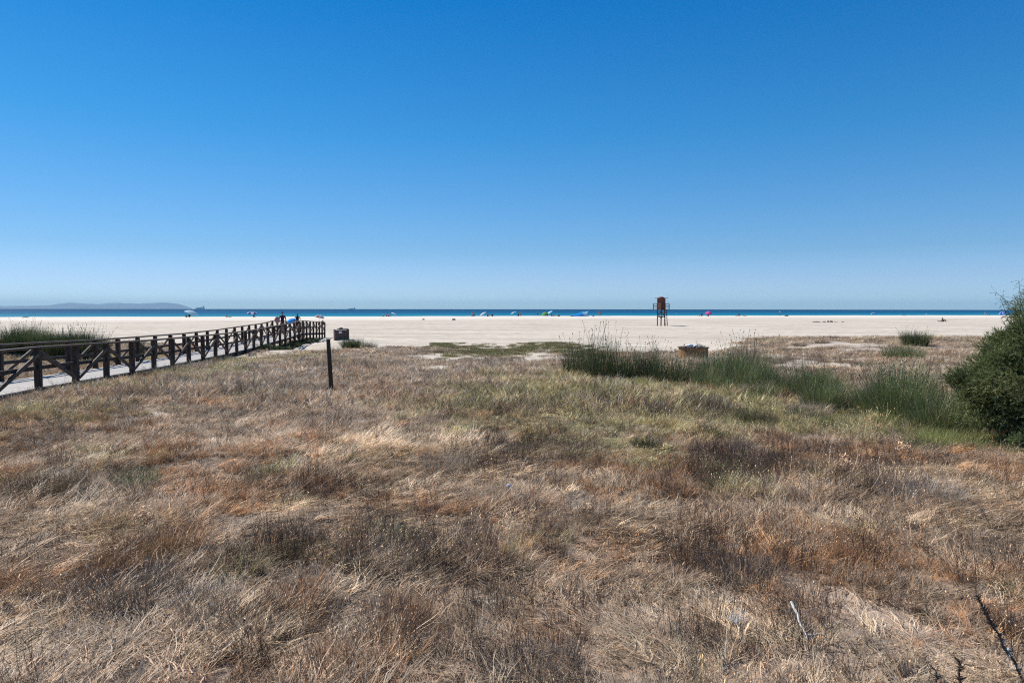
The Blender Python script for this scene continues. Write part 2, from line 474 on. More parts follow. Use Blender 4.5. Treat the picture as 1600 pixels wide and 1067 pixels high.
Z_PALE = [zone(*q) for q in ((690, 715, 110, 30, .9), (780, 690, 90, 20, .8), (460, 700, 60, 20, .6), (90, 830, 80, 22, .8), (330, 930, 40, 20, .9), (120, 740, 60, 14, .5), (560, 700, 80, 20, .7),
    (930, 760, 70, 14, .6), (420, 1000, 120, 30, .5), (1420, 750, 120, 20, .6), (1380, 685, 60, 10, .7), (560, 900, 60, 30, .4), (1500, 770, 60, 20, .8), (690, 860, 40, 12, .5), (350, 800, 100, 20, .4))]
def zval(Z, x, y):
    r = np.zeros_like(np.asarray(x, dtype=np.float64))
    jx = (vnoise(x, y, 0.5, 31) - .5) * 1.1; jy = (vnoise(x, y, 0.5, 32) - .5) * 1.1
    for (cx, cy, rx, ry, w) in Z:
        e = ((x - cx) / rx + jx) ** 2 + ((y - cy) / ry + jy) ** 2
        r = np.maximum(r, w * np.clip(1.25 - e * .62, 0, 1))
    return r

def veg_edge(x):
    """y where the dune plants give way to the open beach"""
    x = np.asarray(x, dtype=np.float64)
    wr = sstep(12, 20, x); wl = sstep(-14, -19, x)
    return 41 + 11 * wr + 6 * wl + 3 * (vnoise(x, x * 0, 3.0, 41) - .5)

# ------------------------------------------------------------------ ground sheets
def ground_grid(name, xs_fn, ys, label, ncol):
    rows = len(ys)
    t = np.linspace(-1, 1, ncol)
    V = np.zeros((rows, ncol, 3))
    for i, y in enumerate(ys):
        x = xs_fn(t, y)
        V[i, :, 0] = x; V[i, :, 1] = y
    X = V[:, :, 0]; Y = V[:, :, 1]
    V[:, :, 2] = height(X, Y)
    idx = np.arange(rows * ncol).reshape(rows, ncol)
    F = np.stack([idx[:-1, :-1], idx[:-1, 1:], idx[1:, 1:], idx[1:, :-1]], -1).reshape(-1, 4)
    x = X.ravel(); y = Y.ravel()
    b = sstep(-1.5, 1.5, y - veg_edge(x) + (vnoise(x, y, 0.9, 8) - .5) * 3)
    s = y - shore_y(x)
    p = sstep(-95, -30, s + (vnoise(x, y, 25, 9) - .5) * 40) * 0.85
    me = np_mesh(name, V.reshape(-1, 3), F, {
        'm': ('FLOAT', zval(Z_SAND, x, y)), 'o': ('FLOAT', zval(Z_SOIL, x, y)),
        'g': ('FLOAT', np.maximum(zval(Z_GREEN, x, y) * .7, zval(Z_BRIGHT, x, y)) * (1 - b)), 'b': ('FLOAT', b), 'p': ('FLOAT', p)}, smooth=True)
    o = link(name, me, M_ground)
    return tag(o, label, None, None, 'structure')
ysA = np.concatenate([np.linspace(-60, 0, 12), np.linspace(0.6, 8, 90), np.geomspace(8, 46, 230)[1:]])
def wA(y): return 90.0
ground_grid('dune_ground', lambda t, y: np.sign(t) * (np.abs(t) ** 2.0) * 300 * 0.999 + t * 0.3, ysA, 'sandy dune ground littered with dry grass in front of the beach', 520)
ysB = np.concatenate([np.geomspace(46, 130, 130), np.linspace(130, 480, 170)[1:]])
ground_grid('beach', lambda t, y: np.sign(t) * (np.abs(t) ** 2.0) * 300 * 0.999 + t * 0.3 if y < 46.01 else np.sign(t) * (np.abs(t) ** (2.0 - 0.8 * min(1, (y - 46) / 60))) * (300 + 1300 * min(1, (y - 46) / 60)) + t * 0.3,
            ysB, 'wide pale sand beach between the dune and the sea', 520)

# ------------------------------------------------------------------ sea (follows the curve of the earth)
RE = 6.371e6
def make_sea():
    ys = np.concatenate([np.linspace(150, 600, 10), np.geomspace(600, 34000, 110)[1:]])
    nc = 90
    V = []; D = []
    for y in ys:
        w = 0.95 * y + 900
        x = np.linspace(-w, w, nc)
        r2 = x * x + y * y
        V.append(np.stack([x, np.full(nc, y), SEA - r2 / (2 * RE)], -1))
        s = np.maximum(y - shore_y(x), 1)
        D.append(np.clip(np.log(s / 90.0) / math.log(40), 0, 1))
    V = np.concatenate(V); D = np.concatenate(D)
    idx = np.arange(len(V)).reshape(len(ys), nc)
    F = np.stack([idx[:-1, :-1], idx[:-1, 1:], idx[1:, 1:], idx[1:, :-1]], -1).reshape(-1, 4)
    me = np_mesh('sea', V, F, {'depth': ('FLOAT', D)}, smooth=True)
    tag(link('sea', me, M_sea), 'deep blue sea turning turquoise near the sand', None, None, 'structure')
make_sea()

# far hills across the strait
def make_hills():
    y0 = 28000.0
    pts = [(-60, 477.5), (-30, 478), (0, 479), (40, 478.6), (70, 478), (85, 476.5), (100, 474.2), (112, 473.4), (125, 474.2), (140, 475.0), (155, 475.2), (170, 474.3), (185, 473.6),
           (200, 474.3), (216, 475.0), (232, 474.0), (250, 473.1), (262, 473.6), (275, 474.4), (282, 476.0), (290, 478.5), (297, 480.6), (300, 481.5)]
    px = np.array([q[0] for q in pts]); py = np.array([q[1] for q in pts])
    u = np.linspace(-60, 300, 160)
    top = np.interp(u, px, py)
    V = []
    rows = 8
    for i in range(rows):
        f = i / (rows - 1)
        y = y0 + 3500 * f
        s = math.sin(math.pi * min(1, f * 1.05)) if f < 1 else 0
        x = (u - 800) / 1067.0 * y
        ztop = EYE + (481.9 - top) / 1067.0 * (y0 + 1750)
        z = -75 + (ztop + 75) * s + (vnoise(u, u * 0 + i * 9, 9, 51) - .5) * 30 * s * (f != 0.5)
        V.append(np.stack([x, np.full_like(x, y), np.minimum(z, ztop)], -1))
    V = np.concatenate(V)
    nc = len(u)
    idx = np.arange(len(V)).reshape(rows, nc)
    F = np.stack([idx[:-1, :-1], idx[:-1, 1:], idx[1:, 1:], idx[1:, :-1]], -1).reshape(-1, 4)
    me = np_mesh('hills', V, F, smooth=True)
    m = noise_mat('hill_haze_blue', (0.07, 0.105, 0.14), (0.125, 0.16, 0.20), 0.0015, 0.95, coord='Object')  # slope colour has extra haze blue painted in, beyond the volume
    tag(link('hills', me, m), 'low hazy blue hills across the water at the left', None, None, 'structure')
make_hills()

# ------------------------------------------------------------------ haze over the sea
def make_haze():
    bm = bmesh.new()
    top = 330.0; bot = -130.0
    add_box(bm, (0, 14000, (top + bot) / 2), (90000, 44000, top - bot))
    me = bm_mesh('haze', bm)
    m = bpy.data.materials.new('haze'); m.use_nodes = True
    t = m.node_tree; t.nodes.remove(t.nodes['Principled BSDF'])
    v = t.nodes.new('ShaderNodeVolumePrincipled')
    v.inputs['Color'].default_value = (0.52, 0.80, 1.0, 1)
    v.inputs['Density'].default_value = HAZE
    v.inputs['Anisotropy'].default_value = 0.0
    t.links.new(v.outputs[0], t.nodes['Material Output'].inputs['Volume'])
    o = link('haze', me, m)
    o['label'] = 'thin pale blue haze over the sea'
    o['kind'] = 'stuff'
HAZE = 2.7e-5
make_haze()

# ------------------------------------------------------------------ blades and tufts
def blades(rng, n, Rb, L, W, t0, dt, spread=math.pi, az0=0.0, segs=3, zoff=(0, 0), taper=0.15, flat=None, jitter=0.25, vr=(0, 1), curl=0.0, wr=(0, 1), nb=0):
    """n blades: L, W, t0 (start tilt from vertical, rad), dt (tilt gained along the blade) are (lo,hi) ranges."""
    r = Rb * np.sqrt(rng.random(n)); a = rng.random(n) * 2 * math.pi
    p = np.stack([r * np.cos(a), r * np.sin(a), rng.uniform(*zoff, n) if zoff[1] > zoff[0] else np.full(n, zoff[0])], -1)
    if spread is None: az = a + rng.normal(0, 0.4, n)             # fan outwards
    else: az = az0 + rng.uniform(-spread, spread, n)
    Ln = rng.uniform(*L, n); Wn = rng.uniform(*W, n)
    t = rng.uniform(*t0, n); d = rng.uniform(*dt, n) / segs
    vk = None
    if nb:                                   # blades grow in little bundles that share place, lean and tone
        kb = rng.integers(0, nb, n)
        rk = Rb * np.sqrt(rng.random(nb)); ak = rng.random(nb) * 2 * math.pi
        rs = rng.uniform(.012, .045, nb)[kb] * np.sqrt(rng.random(n)); a2 = rng.random(n) * 6.283
        p[:, 0] = (rk * np.cos(ak))[kb] + rs * np.cos(a2); p[:, 1] = (rk * np.sin(ak))[kb] + rs * np.sin(a2)
        azk = (ak if spread is None else az0 + rng.uniform(-spread, spread, nb)) + rng.normal(0, .25, nb)
        az = azk[kb] + rng.normal(0, .22, n)
        t = t * .45 + rng.uniform(*t0, nb)[kb] * .55
        Ln = Ln * rng.uniform(.65, 1.25, nb)[kb]
        vk = rng.random(nb)[kb]
    wa = az + math.pi / 2 + rng.normal(0, 0.6, n)
    wv = np.stack([np.cos(wa), np.sin(wa), np.zeros(n)], -1)
    V = np.zeros((n, 2 * segs + 1, 3))
    for s in range(segs + 1):
        w = Wn * (1 - (1 - taper) * s / segs) / 2
        if s < segs:
            V[:, 2 * s] = p - wv * w[:, None]; V[:, 2 * s + 1] = p + wv * w[:, None]
        else:
            V[:, 2 * segs] = p
        if s == segs: break
        st = Ln / segs
        aj = az + rng.normal(0, jitter, n) * s * 0.5 + curl * s
        dirv = np.stack([np.sin(t) * np.cos(aj), np.sin(t) * np.sin(aj), np.cos(t)], -1)
        p = p + dirv * st[:, None]
        lim = (flat if flat is not None else 0.01)
        low = rng.uniform(0.004, lim + 0.004, n) if flat else np.full(n, 0.004)
        p[:, 2] = np.maximum(p[:, 2], low)
        t = t + d
    k = 2 * segs + 1
    base = (np.arange(n) * k)[:, None]
    Q = []
    for s in range(segs - 1):
        Q.append(base + np.array([2 * s, 2 * s + 1, 2 * s + 3, 2 * s + 2]))
    Q = np.concatenate(Q) if Q else np.zeros((0, 4), int)
    T = base + np.array([2 * segs - 2, 2 * segs - 1, 2 * segs])
    vb = rng.uniform(*vr, n)
    if vk is not None: vb = vr[0] + (vr[1] - vr[0]) * np.clip(.60 * vk + .40 * (vb - vr[0]) / max(vr[1] - vr[0], 1e-6), 0, 1)
    v = np.repeat(vb, k); w_ = np.repeat(rng.uniform(*wr, n), k)
    return V.reshape(-1, 3), Q, T, v, w_

def join(parts):
    Vs, Qs, Ts, vs, ws = [], [], [], [], []
    off = 0
    for V, Q, T, v, w in parts:
        Vs.append(V); Qs.append(Q + off); Ts.append(T + off); vs.append(v); ws.append(w); off += len(V)
    return np.concatenate(Vs), np.concatenate(Qs), np.concatenate(Ts), np.concatenate(vs), np.concatenate(ws)

def tuft_mesh(name, parts):
    V, Q, T, v, w = join(parts)
    return np_mesh(name, V, [Q, T], {'v': ('FLOAT', v), 'w': ('FLOAT', w)})

def seedheads(rng, n, Rb, H, lean=0.25, size=(0.006, 0.03), vr=(0, 1), W=(0.002, 0.003)):
    """upright wiry stems with a small spindle at the top"""
    out = []
    r = Rb * np.sqrt(rng.random(n)); a = rng.random(n) * 2 * math.pi
    p0 = np.stack([r * np.cos(a), r * np.sin(a), np.zeros(n)], -1)
    h = rng.uniform(*H, n)
    dv = np.stack([rng.normal(0, lean, n), rng.normal(0, lean, n), np.ones(n)], -1)
    p1 = p0 + dv * h[:, None]
    V = []; Q = []; T = []; k = 0
    wa = rng.random(n) * math.pi
    for i in range(n):
        wv = np.array([math.cos(wa[i]), math.sin(wa[i]), 0]) * rng.uniform(*W) / 2
        V += [p0[i] - wv, p0[i] + wv, p1[i] + wv, p1[i] - wv]
        Q.append([k, k + 1, k + 2, k + 3]); k += 4
        up = dv[i] / np.linalg.norm(dv[i])
        sw = rng.uniform(0.7, 1.3) * size[0]; sh = rng.uniform(0.7, 1.3) * size[1]
        c = p1[i]
        e1 = np.array([math.cos(wa[i]), math.sin(wa[i]), 0]) * sw; e2 = np.array([-math.sin(wa[i]), math.cos(wa[i]), 0]) * sw
        V += [c - up * sh, c + e1, c + e2, c - e1, c - e2, c + up * sh]
        for (x, y) in ((1, 2), (2, 3), (3, 4), (4, 1)):
            T.append([k, k + x, k + y]); T.append([k + 5, k + y, k + x])
        k += 6
    V = np.array(V)
    v = np.repeat(rng.uniform(*vr, n), 10); w = np.repeat(rng.random(n), 10)
    return V, np.array(Q), np.array(T), v, w

def twigs(rng, n, Rb, H, vr=(0, .5), nb=6, W=0.003):
    """bare branching dead herb stems"""
    V = []; Q = []; T = []; vs = []; k = 0
    def seg(a, b, w0, w1, vv):
        nonlocal k
        d = b - a; s = np.cross(d, rng.normal(size=3)); s = s / (np.linalg.norm(s) + 1e-9)
        V.extend([a - s * w0 / 2, a + s * w0 / 2, b + s * w1 / 2, b - s * w1 / 2]); Q.append([k, k + 1, k + 2, k + 3]); k += 4
        s2 = np.cross(d, s); s2 = s2 / (np.linalg.norm(s2) + 1e-9)
        V.extend([a - s2 * w0 / 2, a + s2 * w0 / 2, b + s2 * w1 / 2, b - s2 * w1 / 2]); Q.append([k, k + 1, k + 2, k + 3]); k += 4
        vs.extend([vv] * 8)
    for i in range(n):
        r = Rb * math.sqrt(rng.random()); a = rng.random() * 6.283
        p = np.array([r * math.cos(a), r * math.sin(a), 0.0]); h = rng.uniform(*H); vv = rng.uniform(*vr)
        d = np.array([rng.normal(0, .25), rng.normal(0, .25), 1.0]); d /= np.linalg.norm(d)
        for s in range(4):
            q = p + (d + rng.normal(0, .08, 3)) * h / 4
            seg(p, q, W * (1 - .18 * s), W * (1 - .18 * (s + 1)), vv)
            for b in range(rng.integers(0, max(1, nb // 2))):
                o = p + (q - p) * rng.random()
                e = o + (d * .8 + np.array([rng.normal(0, .7), rng.normal(0, .7), .3])) * h * rng.uniform(.08, .22)
                seg(o, e, W * .5, W * .25, vv)
            p = q
    V = np.array(V); return V, np.array(Q), np.zeros((0, 3), int), np.array(vs), rng.random(len(V)) * 0 + rng.random()

def herb(rng, n, Rb, size=(0.02, 0.05), H=(0.03, 0.15), vr=(0.3, 1)):
    """small leafy green herb: leaves on short stems"""
    return blades(rng, n, Rb, size, (0.008, 0.016), (0.4, 1.5), (0, .4), segs=2, zoff=H, taper=0.8, vr=vr)

TEMPL = bpy.data.collections.new('tuft_shapes')
names = []
def templ(kind, parts):
    me = tuft_mesh(kind + '_shape', parts)
    me.materials.append(M_grass)
    o = bpy.data.objects.new('shape_%03d_%s' % (len(names), kind), me)
    TEMPL.objects.link(o)
    names.append(kind)
g = np.random.default_rng(5)
D = R
for k in range(5):    # lodged straw, leaning along +x
    templ('mat', [blades(g, 120, .27, (.12, .32), (.004, .0085), (D(40), D(92)), (D(0), D(50)), D(60), 0, 4, flat=.07, jitter=.5, curl=g.uniform(-.25, .25), nb=17),
                  blades(g, 40, .26, (.06, .20), (.003, .006), (D(5), D(60)), (0, D(60)), D(140), 0, 3, jitter=.8, nb=10),
                  blades(g, 55, .30, (.04, .16), (.003, .008), (D(80), D(95)), (0, D(10)), math.pi, 0, 2, zoff=(.005, .05))])
for k in range(5):    # longer combed straw, lodged along +x
    cu = g.uniform(-.16, .16)
    templ('comb', [blades(g, 95, .26, (.16, .38), (.004, .0085), (D(38), D(85)), (D(0), D(60)), D(36), 0, 4, flat=.08, jitter=.35, curl=cu, nb=13),
                   blades(g, 40, .30, (.12, .30), (.004, .008), (D(60), D(92)), (D(0), D(20)), D(30), 0, 3, flat=.05, jitter=.3, curl=cu, nb=8),
                   blades(g, 40, .26, (.05, .16), (.003, .006), (D(5), D(70)), (0, D(60)), D(160), 0, 3, jitter=.8)])
for k in range(5):    # upright-ish bunch grass
    templ('bunch', [blades(g, 130, .15, (.09, .27), (.0035, .007), (D(2), D(55)), (D(5), D(70)), None, 0, 4, jitter=.4, nb=12),
                    blades(g, 45, .24, (.06, .2), (.003, .008), (D(60), D(95)), (0, D(20)), math.pi, 0, 3, flat=.05, nb=9),
                    seedheads(g, 9, .16, (.12, .32), .3, (.005, .018), (.6, 1))])
for k in range(3):    # fine dense low fuzz (rust coloured clumps)
    templ('fuzz', [blades(g, 210, .15, (.06, .19), (.002, .0045), (D(0), D(55)), (D(0), D(70)), D(180), 0, 3, vr=(.2, 1), jitter=.6, nb=22),
                   blades(g, 40, .28, (.08, .2), (.002, .005), (D(50), D(95)), (0, D(20)), math.pi, 0, 2, flat=.04)])
for k in range(3):    # dead twiggy herbs
    templ('twig', [twigs(g, 8, .16, (.14, .38), (0, .5)), twigs(g, 22, .20, (.06, .2), (0, .8)),
                   blades(g, 60, .3, (.08, .25), (.0015, .0035), (D(20), D(95)), (0, D(30)), math.pi, 0, 3, flat=.06)])
for k in range(3):    # flat litter
    templ('litter', [blades(g, 130, .34, (.04, .17), (.002, .006), (D(72), D(98)), (D(-15), D(15)), math.pi, 0, 3, zoff=(.004, .04), flat=.035, jitter=.9), herb(g, 25, .3, (.01, .03), (.004, .03), (0, 1))])
for k in range(2):    # small green herbs
    templ('herb', [herb(g, 120, .10), herb(g, 60, .06, H=(.08, .2)), blades(g, 30, .12, (.08, .2), (.002, .004), (D(5), D(50)), (0, D(30)), None, 0, 3)])
for k in range(3):    # far clumps: coarser blades
    templ('far', [blades(g, 150, .5, (.12, .36), (.008, .016), (D(5), D(72)), (D(10), D(60)), D(120), 0, 3, nb=26),
                  blades(g, 60, .55, (.1, .3), (.006, .012), (D(60), D(95)), (0, D(20)), math.pi, 0, 2, flat=.06)])
for k in range(2):    # thick soft green turf
    templ('turf', [blades(g, 320, .26, (.10, .24), (.003, .005), (D(0), D(40)), (D(0), D(50)), math.pi, 0, 3, vr=(.3, 1))])
for k in range(2):    # succulent mat
    templ('succ', [blades(g, 240, .5, (.05, .11), (.015, .03), (D(0), D(80)), (0, D(20)), math.pi, 0, 2, zoff=(0, .10), taper=.7)])
IDX = {k: [i for i, n in enumerate(names) if n == k] for k in set(names)}

def gn_tree():
    t = bpy.data.node_groups.new('place_tufts', 'GeometryNodeTree')
    t.interface.new_socket('Geometry', in_out='INPUT', socket_type='NodeSocketGeometry')
    t.interface.new_socket('Geometry', in_out='OUTPUT', socket_type='NodeSocketGeometry')
    gi = t.nodes.new('NodeGroupInput'); go = t.nodes.new('NodeGroupOutput')
    ip = t.nodes.new('GeometryNodeInstanceOnPoints')
    ci = t.nodes.new('GeometryNodeCollectionInfo')
    ci.inputs['Collection'].default_value = TEMPL
    ci.inputs['Separate Children'].default_value = True
    ci.inputs['Reset Children'].default_value = True
    def na(k, ty):
        n = t.nodes.new('GeometryNodeInputNamedAttribute'); n.data_type = ty; n.inputs[0].default_value = k
        return n.outputs[0]
    t.links.new(gi.outputs[0], ip.inputs['Points'])
    t.links.new(ci.outputs[0], ip.inputs['Instance'])
    ip.inputs['Pick Instance'].default_value = True
    t.links.new(na('idx', 'INT'), ip.inputs['Instance Index'])
    t.links.new(na('rot', 'FLOAT_VECTOR'), ip.inputs['Rotation'])
    t.links.new(na('scl', 'FLOAT_VECTOR'), ip.inputs['Scale'])
    t.links.new(ip.outputs[0], go.inputs[0])
    return t
GN = gn_tree()

def scatter(name, label, P, rz, scl, idx, col, tilt=None):
    n = len(P)
    rot = np.zeros((n, 3)); rot[:, 2] = rz
    if tilt is not None: rot[:, :2] = tilt
    c4 = np.ones((n, 4)); c4[:, :3] = col
    me = bpy.data.meshes.new(name)
    me.vertices.add(n); me.vertices.foreach_set('co', np.asarray(P, dtype=np.float32).ravel())
    for k, ty, dat, key in (('rot', 'FLOAT_VECTOR', rot, 'vector'), ('scl', 'FLOAT_VECTOR', scl, 'vector'), ('idx', 'INT', idx, 'value'), ('col', 'FLOAT_COLOR', c4, 'color')):
        a = me.attributes.new(k, ty, 'POINT'); a.data.foreach_set(key, np.asarray(dat).ravel())
    me.update()
    o = bpy.data.objects.new(name, me); C.objects.link(o)
    m = o.modifiers.new('place', 'NODES'); m.node_group = GN
    tag(o, label, None, None, 'stuff')
    return o

def grass_field():
    rng = np.random.default_rng(21)
    P = []
    # density falls with distance; wedge a little wider than the picture
    for (y0, y1, dens, kind) in ((1.2, 3.2, 20, 0), (3.2, 10, 44, 0), (10, 13.5, 30, 0), (13.5, 20, 17, 1), (20, 33, 12, 1), (33, 56, 8, 1)):
        w = lambda y: 0.80 * y + 2.2
        area = 2 * (w(y0) + w(y1)) / 2 * (y1 - y0)
        n = int(area * dens)
        y = rng.uniform(y0, y1, n * 2); x = rng.uniform(-1, 1, n * 2) * w(y1)
        ok = np.abs(x) < w(y)
        x = x[ok][:n]; y = y[ok][:n]
        P.append(np.stack([x, y, np.full(len(x), kind)], -1))
    P = np.concatenate(P)
    x, y, kd = P[:, 0], P[:, 1], P[:, 2].astype(int)
    sand = zval(Z_SAND, x, y); soil = zval(Z_SOIL, x, y); gr = zval(Z_GREEN, x, y); br = zval(Z_BRIGHT, x, y)
    ru = zval(Z_RUST, x, y); gy = zval(Z_GREY, x, y); pl = zval(Z_PALE, x, y)
    edge = (y - veg_edge(x)) + (vnoise(x, y, 1.3, 61) - .5) * 5
    keep = (rng.random(len(x)) > np.clip(sand * 1.25, 0, .97)) & (rng.random(len(x)) > soil * .55) & (rng.random(len(x)) > .80 * sstep(.66, .80, vnoise(x, y, .55, 63) * .7 + vnoise(x, y, .22, 64) * .3)) & (edge < rng.uniform(-1.2, .5, len(x))) & ~on_walk(x, y, .05)
    x, y, kd, soil, gr, br, ru, gy, pl, sand = [q[keep] for q in (x, y, kd, soil, gr, br, ru, gy, pl, sand)]
    n = len(x)
    u = rng.random(n)
    # natural background variation
    n1 = vnoise(x, y, 1.6, 71); n2 = vnoise(x, y, 0.7, 72); n3 = vnoise(x, y, 3.5, 73); n4 = vnoise(x, y, 1.1, 74)
    ru = np.clip(ru + 1.5 * sstep(.60, .9, n1) * .8 + .5 * sstep(.7, .95, n2), 0, 1)
    gy = np.clip(gy + sstep(.66, .9, n3) * .30 + sstep(.66, .95, vnoise(x, y, .45, 75)) * .6, 0, 1)
    pl = np.clip(pl + sstep(.62, .9, n4) * .6, 0, 1)
    grn = np.clip(gr + sstep(.80, .97, vnoise(x, y, .45, 76)) * .35, 0, 1)
    gy = gy * .75
    tot = ru * 1.0 + gy * 1.0 + pl * 1.1 + grn * 2.6 + br * 3 + .45
    cum = rng.random(n) * tot
    kind = np.full(n, 'mat', dtype=object)
    c1 = br * 3; c2 = c1 + grn * 2.6; c3 = c2 + ru; c4 = c3 + gy; c5 = c4 + pl * 1.1
    kk = np.select([cum < c1, cum < c2, cum < c3, cum < c4, cum < c5], [0, 1, 2, 3, 4], 5)
    base = np.array([(0.125, 0.160, 0.055), (0.200, 0.195, 0.095), (0.340, 0.200, 0.115), (0.250, 0.198, 0.150), (0.510, 0.425, 0.325), (0.360, 0.285, 0.220)])
    sec = np.array([(0.22, 0.235, 0.10), (0.40, 0.37, 0.24), (0.46, 0.29, 0.16), (0.30, 0.25, 0.215), (0.60, 0.52, 0.42), (0.44, 0.35, 0.27)])
    f = rng.random(n)[:, None]
    col = base[kk] * (1 - f) + sec[kk] * f
    lum = col.mean(1, keepdims=True)
    farw = (sstep(9, 20, y) * .55 * (kk > 1))[:, None]
    col = col * (1 - farw) + (lum * np.array((1.09, 1.0, .89)) * 1.06) * farw
    col = col * np.array((1.16, 1.07, .90)) * (0.88 + 0.26 * vnoise(x, y, .9, 77))[:, None] * (rng.uniform(.60, 1.45, n) * (.66 + .68 * vnoise(x, y, .25, 78)))[:, None]
    col = np.where((kk == 1)[:, None], col * 1.22, col) * (1 + .13 * sstep(8, 16, y))[:, None]
    # shape of tuft
    pick = rng.random(n)
    sh = np.empty(n, dtype=int)
    def choose(mask, opts):
        m = np.nonzero(mask)[0]
        p = np.array([o[1] for o in opts]); p = p / p.sum()
        ks = rng.choice(len(opts), len(m), p=p)
        for j, (nm, _) in enumerate(opts):
            mm = m[ks == j]
            sh[mm] = rng.choice(IDX[nm], len(mm))
    near = kd == 0
    choose(near & (kk == 0), [('turf', 1)])
    choose(near & (kk == 1), [('bunch', 5), ('herb', .5), ('comb', 1.2), ('mat', 1)])
    choose(near & (kk == 2), [('fuzz', 5), ('bunch', 2), ('comb', .8), ('mat', .8), ('twig', 1)])
    choose(near & (kk == 3), [('twig', 3), ('bunch', 2), ('fuzz', 2), ('mat', 1), ('comb', 1)])
    choose(near & (kk == 4), [('mat', 4), ('comb', 5), ('bunch', 1.5), ('litter', 1)])
    choose(near & (kk == 5), [('mat', 4), ('comb', 2.2), ('bunch', 2), ('litter', 2), ('twig', .8), ('herb', .08)])
    choose(~near, [('far', 6), ('bunch', 1), ('comb', 2)])
    choose(~near & (y < 20) & (kk == 0), [('turf', 1)])
    # litter in open soil
    lit = near & (soil > .45) & (pick < .55)
    choose(lit, [('litter', 3), ('twig', .6), ('bunch', .5)])
    # combing direction: gentle swirls, mostly towards the right and away
    ang = 0.6 + (vnoise(x, y, 1.5, 81) - .5) * 4.2 + (vnoise(x, y, .6, 82) - .5) * 1.8 + rng.normal(0, .16, n)
    upright = np.isin(sh, IDX['bunch'] + IDX['fuzz'] + IDX['twig'] + IDX['turf'] + IDX['far'])
    ang = np.where(upright, rng.random(n) * 6.283, ang)
    s = rng.uniform(.75, 1.2, n)
    lowf = np.where(y < 10, 1.0, 1.05)
    sz = s * rng.uniform(.7, 1.1, n) * lowf * (0.42 + .8 * vnoise(x, y, .8, 84) ** 1.3)
    sz = np.where(kk == 1, sz * 1.05, sz)
    sz = np.where(y > 33, sz * .75, sz)
    scl = np.stack([s, s, sz], -1)
    tilt = rng.normal(0, .07, (n, 2))
    # wind lean for upright tufts
    z = height(x, y) - 0.01
    scatter('dry_grass', 'matted dry straw, rust and grey grass covering the dune', np.stack([x, y, z], -1), ang, scl, sh, col, tilt)
    print('grass instances', n)
    return
grass_field()

# mat of low yellow-green plants in the sand hollow
def green_mats():
    rng = np.random.default_rng(31)
    Z = [zone(*q) for q in ((640, 534, 40, 3), (730, 545, 50, 7), (690, 540, 20, 4), (780, 548, 50, 6), (860, 546, 60, 6), (910, 552, 30, 4), (600, 531, 25, 2), (1250, 548, 20, 2), (1380, 575, 14, 6))]
    n = 9000
    x = rng.uniform(-14, 26, n); y = rng.uniform(20, 58, n)
    k = zval(Z, x, y) > rng.uniform(.25, .9, n)
    x, y = x[k], y[k]; n = len(x)
    f = rng.random(n)[:, None]
    col = np.array((.17, .16, .055)) * (1 - f) + np.array((.30, .27, .11)) * f
    s = rng.uniform(.4, .8, n)
    scatter('beach_creeper', 'low yellow green creeping plants on the sand hollow', np.stack([x, y, height(x, y)], -1), rng.random(n) * 6.28, np.stack([s, s, s], -1), rng.choice(IDX['succ'], n), col)
green_mats()

